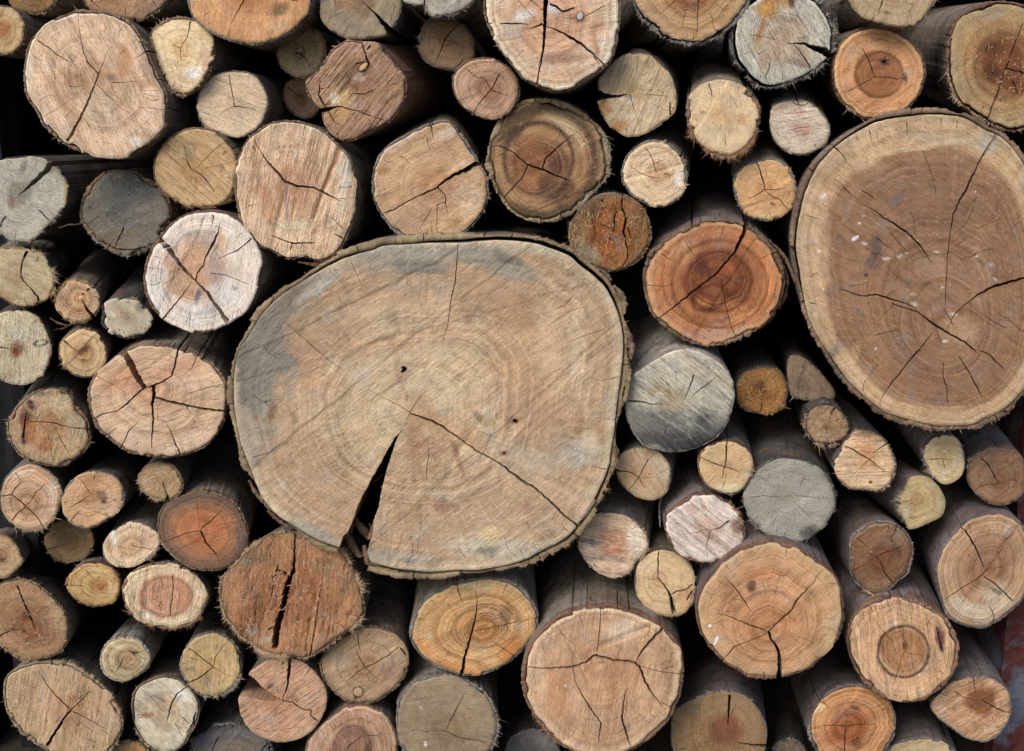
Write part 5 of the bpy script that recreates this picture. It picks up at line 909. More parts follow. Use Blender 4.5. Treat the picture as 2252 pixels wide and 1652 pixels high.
log('log with a bold dark ring around its heart and a purplish gash at right', T33,
    [(1250,305),(1450,330),(1600,398),(1730,500),(1800,600),(1842,750),(1822,920),(1750,1050),(1640,1140),(1500,1222),(1350,1232),(1200,1197),(1060,1112),(960,1002),(890,850),(848,700),(868,550),(920,450),(1010,365),(1120,318)], otile=T33,
    face=((204,164,126),(200,156,116),(168,120,78)), hr=.45, hs=.06, rn=9, rk=.35, sw=.25, ang=-82, sk=.6, saw=.9, bark=(7,.97,1.4), bm='red', d=-.02, pith=(1355,790), vp=(1560,350),
    cr=[([(1090,490),(1160,590),(1290,730)],[3,6,3]),([(1355,790),(1320,900),(1270,1070),(1210,1055)],[8,8,7,3]),([(1360,795),(1600,830)],[3,4]),([(1640,560),(1670,680),(1695,800)],[6,14,5]),([(1350,560),(1355,780)],[3,4])],
    rg=[(1352,785,225,225,0,15,(74,48,34),.9),(1352,785,180,180,0,8,(132,90,60),.4)],
    bl=[(1675,650,45,130,12,(104,64,62),.85),(1690,740,18,60,10,(66,40,44),.9),(1370,730,26,60,0,(96,56,38),.7),(950,620,20,60,0,(216,188,156),.6),(1060,440,14,120,0,(134,88,66),.6),(1490,990,20,10,0,(214,210,196),.7),(1540,560,80,120,0,(188,138,98),.4)], chips=120, fr=[(20,90,.8,5)])
log('tan log with a dark reddish heart low in the right corner', 'V',
    [(2046,1554),(2055,1535),(2071,1520),(2089,1502),(2124,1490),(2168,1488),(2199,1500),(2218,1520),(2225,1555),(2216,1590),(2190,1622),(2160,1632),(2120,1622),(2090,1600),(2060,1577)],
    face=((190,152,116),(190,146,108),(140,86,52)), hr=.4, hs=.08, ang=28, sk=.5, saw=1.1, rk=.2, bark=(3,.85,0), bm='grey', d=.0, pith=(2164,1537), vp=(1750,650),
    cr=[([(2138,1476),(2142,1500),(2145,1527)],[2,2.4,1.2]),([(2099,1520),(2118,1534),(2148,1541)],[1.8,2.2,1]),([(2159,1540),(2186,1555),(2206,1565),(2222,1568)],[2,3,3,3]),([(2138,1555),(2132,1575)],[1.6,1]),([(2072,1526),(2092,1534)],[1.4,1]),([(2182,1578),(2190,1592)],[1.4,1])],
    bl=[(2163,1530,32,26,10,(134,80,46),.7),(2160,1548,26,14,0,(122,74,48),.5)], chips=90, fr=[(60,110,.8,4)])
log('orange brown log at the bottom right, cross crack in its heart, mauve trunk', 'V',
    [(1787,1562),(1799,1544),(1824,1519),(1861,1505),(1890,1505),(1924,1517),(1954,1539),(1968,1566),(1970,1599),(1960,1631),(1935,1665),(1895,1690),(1850,1690),(1810,1668),(1785,1635),(1778,1600)],
    face=((184,142,96),(186,130,82),(150,84,44)), hr=.5, hs=.25, rn=9, rk=.7, ang=25, sk=.35, bark=(6,.9,.4), bm='purple', d=.0, pith=(1860,1597), vp=(1560,1000), fm='grey',
    cr=[([(1792,1598),(1824,1595),(1859,1597),(1894,1593),(1925,1594)],[1,2,2.4,2,.8]),([(1860,1597),(1858,1625),(1857,1660)],[2,2.6,2.6]),([(1863,1570),(1860,1597)],[.8,1]),([(1787,1528),(1800,1542),(1812,1547),(1824,1557)],[3,2.4,1.6]),([(1884,1620),(1890,1628)],[2,1])],
    bl=[(1880,1555,14,6,-20,(84,50,34),.7),(1860,1620,60,26,0,(146,78,40),.5),(1800,1560,20,10,30,(206,176,128),.6),(1830,1660,40,16,0,(150,120,86),.5),(1885,1635,12,14,-40,(96,56,36),.6)], fr=[(175,240,3.6,6)], chips=90)
log('sliver of a pale tan log at the bottom edge, right of the orange brown log', 'V',
    [(1930,1690),(1938,1660),(1960,1638),(1990,1625),(2030,1621),(2070,1630),(2100,1652),(2118,1690),(2110,1750),(2060,1800),(1990,1800),(1945,1760)],
    face=((176,156,124),(180,156,120),(160,126,92)), ang=30, bark=(7,.95,.5), bm='grey', d=.012, cr=[([(2085,1625),(2088,1650)],[2,2])], vp=(1700,700))
log('dull brown log at the bottom edge with a vertical black split and a reddish centre', 'V',
    [(1475,1595),(1478,1572),(1490,1555),(1524,1537),(1561,1524),(1599,1520),(1635,1530),(1665,1555),(1684,1590),(1687,1622),(1682,1650),(1675,1690),(1620,1720),(1550,1720),(1500,1690),(1477,1640)],
    face=((140,118,86),(150,118,82),(132,82,54)), hr=.35, hs=.2, rk=.4, ang=85, sk=.4, rough=.7, bark=(3,.8,0), bm='grey', d=.01, pith=(1600,1600), vp=(1600,900), fm='grey',
    cr=[([(1605,1528),(1603,1560),(1601,1596)],[6.5,5,1.4]),([(1622,1633),(1650,1638),(1690,1641)],[2,5,7])], bl=[(1600,1605,34,30,0,(132,80,56),.7),(1520,1560,30,16,30,(118,106,76),.6)], chips=160, fr=[(40,150,1.6,7)])
log('large squarish log near the bottom centre scored by two straight saw grooves', T23,
    [(1187,1392),(1205,1372),(1230,1350),(1274,1337),(1324,1329),(1374,1336),(1424,1355),(1461,1380),(1486,1405),(1500,1432),(1504,1474),(1500,1516),(1481,1566),(1449,1609),(1399,1646),(1349,1663),(1312,1667),(1274,1662),(1224,1632),(1187,1591),(1159,1549),(1148,1511),(1150,1462),(1165,1420)],
    face=((200,168,134),(188,148,112),(182,136,100)), hr=.4, rn=16, rk=.3, sw=.18, ang=80, sk=.45, saw=.6, bark=(8,.95,1.0), bm='red', d=-.032, pith=(850,840), vp=(1310,400),
    cr=[([(215,908),(320,935),(500,930),(650,920),(760,880),(830,820),(1000,860),(1190,880)],[16,16,18,24,24,30,24,22]),([(1200,870),(1260,770),(1350,670),(1440,578)],[10,24,30,34]),([(1190,880),(1230,920),(1280,1050),(1350,1170),(1420,1250)],[24,18,18,14,6]),([(1430,1235),(1510,1278)],[5,9]),
        ([(645,940),(660,1040),(740,1200),(830,1330),(890,1420),(865,1600)],[4,8,12,14,14,5]),([(1120,1090),(1090,1220),(1075,1380),(1110,1500),(1150,1620)],[3,13,16,16,8]),([(888,400),(885,500),(875,620),(855,790)],[6,7,8,6]),([(1230,910),(1380,955),(1590,985)],[3,7,8]),([(635,820),(645,940)],[2,3]),([(1325,1330),(1365,1375)],[3,4])],
    grooves=[(500,500,800,1080,26,.003),(880,735,1330,560,20,.003),(560,500,720,760,14,.0015),(1110,1130,1150,1500,10,.0015)],
    bl=[(1070,600,180,110,15,(206,186,160),.6),(1050,680,260,12,20,(140,106,76),.6),(650,780,8,330,28,(226,196,158),.5),(620,740,6,300,28,(140,104,72),.6),(470,1150,200,240,0,(186,128,84),.45),(340,1000,70,330,8,(206,176,142),.4),(1480,870,60,250,0,(160,122,86),.5),(1560,900,40,330,0,(206,170,128),.5),(1200,1330,330,40,6,(196,156,114),.4),(400,620,100,90,30,(196,172,140),.5),(870,1000,40,200,-10,(206,166,130),.4),(580,1085,18,12,0,(208,204,204),.8),(900,880,50,14,0,(110,76,54),.6),(600,1450,60,160,-20,(150,108,80),.4)],
    pits=[(925,452,5),(945,482,5),(1100,463,6),(1190,495,5),(1325,572,5),(275,885,6),(258,1010,5),(316,1150,6),(276,1170,6),(350,1312,7),(362,1345,5),(290,1250,4),(375,1275,4),(455,1505,5),(606,1560,5),(1090,1558,7),(570,1555,5),(1285,1500,4),(390,1445,4),(405,607,4),(640,495,4),(230,1080,5),(520,1570,4),(965,1610,4)],
    fr=[(205,235,2.2,8),(60,130,1.0,4)], chips=200, fm='brown')
log('huge brown log on the right, second in size, flecked white with long curved cracks', T31,
    [(1752,520),(1757,480),(1765,440),(1778,405),(1795,370),(1820,340),(1850,312),(1890,288),(1930,268),(1985,258),(2020,254),(2055,252),(2095,255),(2130,264),(2165,285),(2205,305),(2240,345),(2268,400),(2290,470),(2302,550),(2305,640),(2300,720),(2285,790),(2262,840),(2235,875),(2199,905),(2165,920),(2136,934),(2086,936),(2036,933),(1990,920),(1946,905),(1905,875),(1866,837),(1835,795),(1806,752),(1785,715),(1774,680),(1765,640),(1760,600),(1752,560)],
    inner=True, face=((186,160,124),(182,148,110),(144,106,78)), hr=.84, hs=.05, rn=34, rk=.45, sw=.12, ang=-32, sk=.22, saw=.5, rough=.35, mot=.35, h=3.3, bark=(12,1.0,2.0), bm='brown', d=-.04, pith=(1730,1290), vp=(1650,380), ctr=(2030,600), fringe=.4, checks=1.2, bcr=14,
    cr=[([(2180,-490),(2040,-270),(1900,30),(1840,130),(1790,240),(1760,430),(1740,620),(1730,860),(1718,1050),(1720,1160)],[10,12,14,22,14,10,8,9,6,3]),
        ([(2420,800),(2300,830),(2203,860),(2130,880),(2000,950),(1890,1040),(1800,1120),(1730,1260)],[24,26,26,22,14,9,9,5]),
        ([(1010,150),(1120,220),(1180,270),(1235,295),(1390,400),(1500,510),(1560,600),(1610,690)],[6,9,12,16,16,14,8,2]),
        ([(800,890),(900,935),(1000,960),(1060,948),(1130,945),(1250,985),(1430,1040),(1480,1090)],[5,10,10,14,14,12,8,4]),
        ([(1250,1020),(1360,1060),(1480,1100),(1640,1220),(1780,1300),(1900,1370),(1990,1445)],[9,12,12,18,16,14,12]),([(2020,1435),(2110,1470),(2160,1530),(2240,1600)],[6,12,10,8]),
        ([(1610,1280),(1500,1420),(1400,1530),(1310,1650),(1230,1742),(1160,1862),(1130,1912)],[5,12,16,14,12,8,3]),([(1840,1490),(1945,1650),(2040,1842)],[7,12,8]),([(1705,1540),(1700,1660),(1735,1762),(1740,1900)],[6,8,9,7]),
        ([(980,20),(1060,70),(1110,115)],[6,9,3]),([(1090,1305),(1200,1275),(1340,1245)],[3,7,3]),([(820,1390),(930,1340)],[2,5]),([(720,-380),(780,-320),(850,-250)],[12,10,5]),([(2203,275),(2000,365)],[4,3]),([(490,240),(560,265),(640,290)],[6,4,2]),([(690,200),(805,270)],[4,3]),([(690,380),(640,320)],[2,2]),([(830,620),(950,660)],[3,3]),([(1070,1580),(1140,1560),(1050,1640)],[2,4,3]),
        ([(1630,-10),(1640,70)],[5,3]),([(820,0),(890,60)],[7,4]),([(530,1015),(585,1030)],[9,4]),([(760,1080),(900,1060)],[2,3]),([(1050,-510),(1070,-400)],[9,4]),([(1380,-580),(1388,-450)],[8,4]),([(1170,-440),(1190,-370)],[4,3]),([(1680,-610),(1685,-520)],[6,3]),([(925,-480),(955,-410)],[5,3]),([(1830,-590),(1815,-520)],[7,3]),([(1520,-330),(1600,-120),(1630,0)],[3,6,4]),
        ([(2200,-480),(2050,-270)],[3,6])],
    bl=[(1600,200,520,560,0,(132,98,74),.5),(900,-260,330,150,-25,(190,160,124),.4),(620,500,90,560,0,(196,162,124),.5),(1110,520,60,120,10,(92,76,72),.8),(1080,650,60,60,0,(104,88,82),.7),(1020,770,22,24,0,(64,54,52),.8),(1390,830,40,50,0,(106,88,76),.6),(1300,100,30,110,-40,(112,98,96),.7),(1170,330,80,80,0,(140,116,100),.6),(800,470,50,60,0,(122,104,90),.6),(820,320,60,140,20,(156,116,80),.5),
        (1600,700,160,120,0,(164,130,104),.5),(1850,1250,160,150,0,(182,146,112),.55),(1850,800,120,90,0,(134,106,88),.5),(2030,700,100,400,0,(160,124,94),.4),(1650,1080,160,80,0,(158,122,104),.5),(720,1480,60,140,-28,(112,100,88),.6),(900,1500,60,160,-30,(196,158,120),.5),(1500,1990,700,90,0,(186,150,112),.5),(2100,-400,120,90,0,(176,166,146),.7),(1700,-430,500,60,-5,(176,158,130),.5),(1500,-350,500,30,10,(206,178,138),.4),
        (640,80,34,22,20,(208,206,210),.8),(660,60,16,12,0,(216,214,216),.9),(930,450,34,20,30,(226,214,216),1,2),(1000,495,36,18,-10,(196,184,176),.7),(965,318,18,14,0,(206,190,180),.8),(605,570,20,18,0,(216,212,206),.9),(1200,630,38,16,-6,(206,190,176),.85),(1320,600,34,22,20,(194,178,164),.7),(1380,578,18,9,10,(216,208,200),.9),(1480,470,14,12,0,(206,176,150),.8),(1640,570,44,12,-25,(200,174,146),.7),(2000,610,16,14,30,(216,212,206),.9),(2120,680,30,30,0,(176,162,150),.6),(2160,810,36,14,-40,(190,180,170),.7),
        (1695,880,18,9,10,(216,208,204),.9),(1450,1030,36,20,-15,(190,178,170),.85),(1790,1115,44,18,-10,(196,178,164),.8),(1720,1355,34,16,10,(204,196,184),.8),(1450,940,30,20,0,(168,152,140),.6),(1000,255,22,16,10,(196,160,136),.7),(780,1122,12,7,0,(214,208,206),.8),(1112,1420,7,7,0,(226,220,216),1,2),(590,977,6,6,0,(226,220,216),1,2),(648,888,6,9,0,(226,220,216),1,2),(645,433,8,6,0,(216,212,206),1,2),(2065,1315,7,7,0,(206,200,190),1,2),(1985,37,8,8,0,(214,208,206),1,2)],
    rg=[(1700,1200,380,420,0,9,(112,88,72),.5),(1700,1180,360,400,0,6,(196,160,120),.35),(1750,1250,300,290,0,7,(118,88,66),.5),(1760,1060,330,330,0,5,(124,96,76),.35)], fr=[(255,330,.6,4)], chips=420, fm='tan')

# ------------------------------------------------------------------ lower middle
log('golden log just under the giant central log, split top to bottom by a widening crack', T13,
    [(901,1399),(903,1377),(914,1350),(932,1327),(962,1303),(1004,1280),(1049,1270),(1099,1272),(1130,1280),(1162,1308),(1179,1335),(1186,1362),(1180,1390),(1160,1418),(1132,1448),(1099,1469),(1061,1485),(1024,1487),(987,1478),(949,1459),(917,1432)],
    face=((196,166,118),(196,152,98),(176,126,76)), hr=.45, hs=.2, rn=12, rk=.8, ang=30, sk=.35, saw=.6, bark=(6,.85,.4), bm='grey', d=-.005, pith=(2060,600), vp=(1080,150),
    cr=[([(1810,120),(1840,260),(1890,390)],[10,8,2]),([(2000,100),(2000,200),(1990,260),(2005,330),(1990,480),(1960,600),(1920,740),(1885,860),(1865,1000)],[5,4,6,12,18,18,26,28,38]),([(1960,605),(2100,585),(2203,558),(2540,485)],[10,12,9,4]),([(1460,490),(1560,520)],[7,2]),([(1740,360),(1840,510)],[5,4]),([(1450,735),(1600,660)],[6,3]),([(2130,690),(2203,740),(2340,830)],[6,10,9]),([(2270,170),(2203,330)],[6,3])],
    bl=[(1750,930,360,60,-12,(196,124,66),.7),(1550,760,140,60,-30,(206,138,78),.6),(2300,780,130,160,0,(196,120,62),.7),(1700,660,130,50,20,(156,110,66),.5),(1950,200,220,50,0,(206,188,138),.6),(1920,240,60,30,0,(150,136,90),.6),(2250,480,60,120,-10,(120,86,56),.6),(2050,920,60,40,0,(168,98,54),.5)], rg=[(2080,560,270,190,8,8,(116,80,48),.6),(2080,560,160,110,8,6,(120,84,52),.5)], chips=90)
log('dull grey tan log with a thin Y crack, directly under the golden log', T13,
    [(871,1574),(874,1545),(884,1525),(903,1505),(937,1487),(987,1483),(1024,1494),(1061,1516),(1086,1549),(1098,1586),(1093,1624),(1070,1660),(1030,1690),(970,1695),(910,1680),(880,1640),(872,1611)],
    face=((146,130,106),(152,132,104),(144,120,90)), ang=5, sk=.15, rough=.5, rk=.2, bark=(6,.9,0), bm='grey', d=.0, vp=(1050,450), pith=(1730,1480), fm='grey',
    cr=[([(1885,1160),(1830,1270),(1780,1370),(1725,1480)],[4,9,10,5]),([(1400,1465),(1560,1490),(1660,1485),(1730,1485),(1840,1545),(1950,1560),(2110,1590)],[4,7,8,9,13,12,9]),([(1290,1350),(1340,1350)],[8,3])], bl=[(1545,1600,9,20,0,(236,230,226),1,2),(1650,1220,180,40,0,(128,112,92),.5),(1500,1280,10,10,0,(204,200,190),.8)], fr=[(300,60,2.4,7)], chips=120)
log('tan grey log with a peg knot near its bottom, left of the golden log', 'V',
    [(704,1469),(709,1442),(732,1415),(762,1392),(787,1380),(824,1376),(862,1391),(886,1412),(899,1440),(896,1470),(884,1500),(857,1525),(819,1547),(774,1547),(742,1530),(717,1502)],
    tiles=None, face=((160,136,106),(168,138,106),(160,124,92)), ang=38, sk=.3, saw=.8, rough=.4, bark=(5,.85,1.2), bm='brown', d=.0, pith=(803,1467), vp=(950,500),
    cr=[([(878,1422),(849,1445),(827,1457),(804,1480-13),(789,1477),(774,1490),(760,1500)],[3.6,2.6,2.6,3,3,3,1]),([(803,1467),(792,1450),(782,1427)],[2,2,.8]),([(804,1467),(830,1495)],[1.2,.8]),([(786,1395),(789,1417),(794,1437)],[2.4,1.6,.6]),([(792,1509),(782,1535),(775,1553)],[3,2.6,2.4]),([(725,1532),(749,1509)],[2.4,.8]),([(880,1424),(893,1443)],[3.4,4])],
    bl=[(788,1522,14,14,0,(110,92,70),.55),(740,1440,30,20,0,(150,138,112),.5),(850,1490,30,20,0,(172,134,104),.5)], knots=[(788,1522,10,10,0,(176,148,118))], fr=[(150,230,.6,4),(120,180,.6,4)], chips=90)
log('salmon log with a wedge bite on its left and a crack dropping from its top', T13,
    [(549,1480),(556,1472),(578,1458),(605,1449),(632,1447),(662,1454),(690,1474),(709,1500),(719,1528),(715,1561),(700,1591),(674,1617),(637,1631),(600,1630),(562,1614),(538,1590),(527,1562),(525,1535),(533,1508)],
    face=((196,156,126),(194,150,118),(184,134,100)), ang=36, sk=.3, saw=1.2, rk=.1, bark=(2,.5,0), bm='brown', d=-.006, vp=(1000,700), pith=(285,1215), fringe=.5,
    cr=[([(348,830),(343,950),(330,1080),(295,1180),(285,1215)],[32,30,26,12,6]),([(285,1215),(380,1235),(460,1290),(540,1305),(535,1350),(600,1400)],[10,12,16,14,12,18]),([(530,930),(490,1000)],[8,3]),([(10,1450),(150,1490),(300,1470),(460,1450)],[4,5,4,3]),([(240,1320),(180,1440)],[3,2])],
    cut=[[(-160,1000),(-10,985),(60,1045),(110,1100),(200,1160),(290,1218),(150,1222),(0,1190),(-160,1170)]], bl=[(180,1090,40,30,0,(104,76,58),.6),(100,1000,40,30,0,(170,126,96),.6),(560,1330,40,40,0,(196,150,104),.6),(100,960,80,40,20,(204,160,126),.5)], chips=90)
log('reddish brown log at the bottom edge below the tan grey one with the peg knot', T13,
    [(674,1636),(681,1620),(692,1605),(724,1577),(762,1556),(799,1550),(832,1561),(857,1582),(870,1611),(875,1641),(870,1690),(820,1730),(750,1735),(695,1710),(672,1670)],
    face=((184,150,122),(172,132,104),(144,102,80)), hr=.45, rn=8, rk=.5, ang=-75, sk=.7, saw=.7, bark=(4,.9,0), bm='brown', d=.0, vp=(950,700), pith=(900,1620),
    cr=[([(1000,1515),(930,1570),(850,1640)],[4,10,8]),([(1030,1530),(1150,1520),(1250,1500)],[6,6,3])], bl=[(900,1560,170,120,0,(146,108,88),.5),(680,1480,90,120,20,(196,164,130),.4),(1040,1640,30,70,0,(84,60,52),.7)], rg=[(900,1640,160,200,0,14,(110,76,62),.6)], chips=40)
log('large shaggy orange brown log with deep black clefts, below the giant central log', T13,
    [(515,1240),(540,1212),(570,1188),(600,1172),(637,1168),(675,1178),(715,1190),(744,1204),(768,1232),(785,1265),(798,1300),(804,1344),(796,1362),(774,1383),(749,1402),(712,1430),(675,1448),(635,1447),(582,1437),(550,1415),(524,1397),(499,1362),(484,1324),(482,1285),(492,1262)],
    face=((164,122,88),(190,134,90),(180,118,76)), hr=.5, hs=.3, ang=82, sk=.7, saw=.8, rough=1.0, mot=.3, rk=.1, bark=(7,.8,0), bm='brown', d=-.02, fm='tan', pith=(330,300), vp=(1000,900),
    cr=[([(395,-250),(390,-50),(385,60),(340,160),(310,300),(280,430),(245,560),(225,680),(210,760)],[12,18,26,50,54,44,62,60,50]),([(640,120),(610,320),(590,450),(560,640),(540,760),(525,830)],[4,10,12,16,14,12]),([(245,20),(215,130),(185,110),(210,160),(200,250),(185,320),(120,440)],[12,14,8,10,8,6,4]),([(235,62),(320,100)],[12,30]),([(250,555),(150,590)],[34,10]),([(540,40),(490,70)],[4,3]),([(60,290),(20,420)],[4,3]),([(0,-40),(-60,160)],[6,4]),([(420,450),(400,600)],[3,3]),([(690,250),(680,420)],[3,3])],
    bl=[(20,600,60,50,0,(196,188,166),.75),(150,680,60,40,0,(190,178,150),.7),(-30,-10,70,50,0,(170,156,128),.7),(60,400,70,220,8,(134,92,62),.5),(560,260,30,160,8,(150,74,42),.6),(400,720,90,50,0,(166,104,60),.5),(-40,560,120,170,0,(146,84,50),.5),(650,40,160,90,0,(142,116,84),.5),(50,-60,170,120,0,(138,108,82),.6),(870,160,60,190,-20,(126,100,76),.6),(450,60,60,60,0,(184,110,66),.5)],
    torn=.45, chips=1500, fr=[(0,360,1.2,6),(330,60,5,10),(235,275,8.0,10),(110,140,5,10),(180,250,3,9)], fringe=2.5)
# ------------------------------------------------------------------ left side, lower half
log('large tan log scored by broad dark radial cracks, left of the giant central log', T02,
    [(197,900),(193,872),(197,845),(212,820),(239,797),(274,769),(312,757),(362,759),(412,770),(449,787),(479,810),(495,837),(501,865),(499,907),(487,942),(457,979),(419,998),(362,1007),(299,1000),(262,983),(232,960),(210,937)],
    face=((196,168,140),(194,162,130),(186,146,114)), hr=.4, rn=12, rk=.5, ang=22, sk=.5, saw=.5, bark=(7,.85,0), bm='brown', d=-.022, pith=(1335,95), vp=(700,350), fringe=.6,
    cr=[([(1060,-230),(1110,-170),(1165,-70),(1200,0),(1270,115)],[64,60,54,52,44]),([(1630,-360),(1570,-230),(1545,-100),(1510,10),(1430,60),(1350,95),(1280,112)],[26,20,18,14,14,18,22]),([(1350,95),(1352,190),(1338,260),(1350,380),(1340,520),(1335,650)],[42,28,20,16,12,4]),([(1370,195),(1500,240),(1650,270),(1800,300),(2010,322)],[18,28,24,22,26]),([(1280,110),(1180,190),(1100,270),(1030,320),(930,335),(815,390)],[16,16,16,10,12,14]),
        ([(1230,400),(1130,500),(1070,640)],[3,9,8]),([(1380,405),(1450,400),(1500,490),(1540,590),(1590,700)],[4,6,10,12,14]),([(1650,280),(1660,320),(1700,350)],[8,6,3]),([(1030,460),(935,545)],[4,9]),([(1960,80),(1770,130),(1620,175)],[8,8,2]),([(860,10),(1000,90),(1110,160)],[6,5,3]),([(1770,-230),(1730,-150),(1690,-60),(1640,-20)],[10,8,7,3]),([(1255,350),(1335,340)],[3,7]),([(1205,650),(1215,600)],[4,3]),([(790,155),(880,190),(960,180)],[3,4,2])],
    bl=[(1080,40,230,110,30,(190,128,92),.5),(1600,-60,300,120,10,(190,138,104),.45),(1720,60,200,120,0,(196,166,138),.5),(1650,560,320,50,25,(206,180,158),.5),(1200,560,260,90,-15,(186,160,136),.4),(1715,410,14,10,0,(96,64,48),.8),(860,60,60,90,0,(204,150,112),.5)], chips=120)
log('yellow tan log with a dark purple scar down its left side', T02,
    [(270,165),(330,135),(400,125),(550,135),(640,190),(665,260),(710,310),(780,400),(802,520),(790,620),(700,720),(600,792),(480,812),(330,785),(220,745),(140,670),(80,560),(62,450),(90,360),(130,300),(200,220)],
    face=((190,164,128),(196,164,122),(186,138,94)), hr=.4, ang=72, sk=.35, saw=.9, rough=.8, bark=(7,.8,1), bm='brown', d=.0, pith=(450,415), vp=(450,300),
    cr=[([(225,405),(330,415),(450,415),(560,450),(680,470),(790,478)],[5,8,10,9,12,8]),([(490,460),(530,560),(580,650),(640,750)],[5,7,6,3]),([(235,330),(212,470),(205,560)],[10,16,14])],
    bl=[(265,260,36,60,25,(96,56,62),.85),(225,430,60,160,6,(110,62,56),.9),(212,560,36,60,0,(72,40,60),.9),(290,500,90,160,10,(190,122,74),.6),(400,620,70,70,0,(180,106,62),.65),(650,290,30,50,0,(186,120,74),.7),(560,250,130,110,0,(212,192,152),.6),(680,450,90,160,0,(186,170,142),.5),(340,160,120,30,0,(110,106,92),.6)], chips=200, fr=[(150,200,1.6,7),(330,20,2,6),(100,140,.6,5)])
log('tan log with pale rings and an X of fine cracks at the far left', T02,
    [(150,812),(280,775),(400,818),(490,900),(540,1000),(552,1080),(520,1190),(480,1270),(380,1350),(230,1372),(100,1312),(30,1232),(0,1120),(10,1000),(60,890)],
    face=((188,162,134),(190,152,118),(180,138,104)), hr=.55, hs=.15, rn=9, rk=.7, ang=10, sk=.15, saw=.5, bark=(3,.7,0), bm='grey', d=.005, pith=(230,1165), vp=(420,650),
    cr=[([(10,1068),(100,1055),(180,1110),(230,1165)],[10,10,10,14]),([(405,955),(310,1040),(270,1110),(235,1150)],[4,8,8,8]),([(225,1170),(150,1220),(105,1285)],[10,9,12]),([(235,1165),(320,1240),(380,1335)],[9,10,8]),([(135,855),(185,945)],[8,3]),([(185,945),(130,1000),(100,1055)],[3,7,8])],
    bl=[(110,1120,50,50,0,(140,112,88),.5),(470,1030,50,200,0,(200,184,162),.5),(200,860,140,30,10,(200,186,160),.5)], fr=[(275,360,2.4,8),(0,60,.8,4),(240,290,1.6,9)], chips=60)
log('tan oval log with a long grey trunk, directly below the log with broad radial cracks', T02,
    [(700,880),(800,850),(920,858),(1030,900),(1085,985),(1100,1080),(1065,1180),(980,1260),(850,1340),(740,1357),(620,1310),(560,1222),(545,1120),(570,1010),(630,930)],
    face=((190,160,120),(190,150,110),(178,132,92)), ang=14, sk=.25, saw=.6, bark=(4,.8,0), bm='grey', d=-.004, pith=(800,1055), vp=(620,760),
    cr=[([(690,900),(750,970),(800,1050),(870,1052)],[4,6,6,3]),([(800,1055),(720,1110),(610,1170)],[4,8,4]),([(710,1190),(660,1240),(625,1290)],[4,7,8]),([(820,1200),(975,1252)],[4,6])],
    bl=[(900,1080,50,70,20,(122,86,62),.7),(915,1118,22,16,0,(84,62,50),.8),(1012,1097,24,12,0,(96,80,66),.8),(830,920,90,50,0,(170,118,84),.5)], chips=70)
log('small furry yellowish log with a crumbled face and a black wedge at its bottom', T02,
    [(1290,800),(1400,768),(1510,788),(1590,870),(1617,980),(1590,1055),(1500,1105),(1420,1112),(1320,1082),(1250,1022),(1212,940),(1235,860)],
    face=((186,154,112),(196,164,118),(176,136,90)), ang=30, rough=1.2, sk=.2, bark=(4,.8,0), bm='olive', d=-.002, pith=(1430,930), vp=(700,600),
    cr=[([(1430,930),(1455,1020),(1482,1120)],[7,18,46])], chips=330, fr=[(150,290,2.4,6),(290,150,.8,4)], bl=[(1420,880,80,60,0,(206,178,130),.5)])
log('oval red brown log darkened around its rim, left of the shaggy orange log', 'V',
    [(346,1154),(350,1128),(368,1108),(400,1090),(441,1080),(480,1085),(517,1105),(537,1135),(547,1165),(545,1200),(530,1228),(500,1250),(462,1257),(424,1252),(392,1235),(367,1212),(350,1184)],
    face=((112,86,68),(148,100,68),(168,106,66)), hr=.55, hs=.3, sw=.45, rn=9, rk=.5, ang=14, sk=.2, bark=(5,.9,.5), bm='brown', d=-.006, pith=(441,1168), vp=(750,350),
    cr=[([(488,1121),(467,1143),(442,1163)],[1.4,3,2.2]),([(441,1166),(454,1195),(468,1210),(480,1227)],[4,4,3.4,1.2]),([(441,1168),(412,1172),(392,1180),(359,1192)],[2,2.4,1.8,1.2]),([(511,1148),(480,1154)],[1.6,.7]),([(432,1098),(439,1160)],[.9,.9])],
    bl=[(400,1100,40,12,25,(86,76,68),.6),(440,1091,60,8,0,(96,82,70),.5),(530,1190,14,40,10,(92,76,66),.7),(440,1245,70,14,0,(124,92,70),.6),(450,1150,60,30,0,(184,108,64),.5),(470,1190,40,20,0,(180,106,60),.4)], fr=[(70,140,1.2,6)], chips=70, fm='brown')
log('small pale beige log directly above the ringed pink and cream log', 'V',
    [(262,1248),(292,1247),(319,1234),(345,1212),(352,1192),(344,1170),(324,1155),(299,1147),(274,1151),(250,1166),(237,1178),(227,1197),(226,1214),(236,1236)],
    face=((200,176,146),(202,176,142),(190,156,120)), hr=.5, rn=7, rk=.5, ang=75, sk=.35, bark=(3,.6,0), bm='grey', d=.004, pith=(290,1203), vp=(700,500),
    cr=[([(289,1200),(307,1203),(335,1209)],[1.6,2,2]),([(250,1198),(277,1206)],[.8,1.4]),([(252,1162),(259,1170)],[2.4,1.4])], bl=[(250,1180,8,26,20,(216,212,202),.6),(240,1200,10,30,15,(176,136,104),.6),(325,1180,20,26,0,(196,150,130),.4)], fr=[(320,20,2.4,7)], chips=40)
log('dim olive brown log set back, left of the small pale beige log', T02,
    [(390,1450),(420,1380),(490,1300),(620,1270),(740,1320),(820,1400),(825,1500),(780,1590),(700,1640),(600,1655),(500,1640),(420,1560)],
    face=((146,120,84),(140,114,78),(134,104,70)), rn=8, rk=.4, ang=20, rough=.7, bark=(3,.7,0), bm='dark', d=.05, cr=[([(390,1545),(450,1530),(530,1505)],[10,10,4])], bl=[(790,1450,40,60,0,(176,122,72),.6)], chips=120, fr=[(180,360,1.0,6)], vp=(500,800))
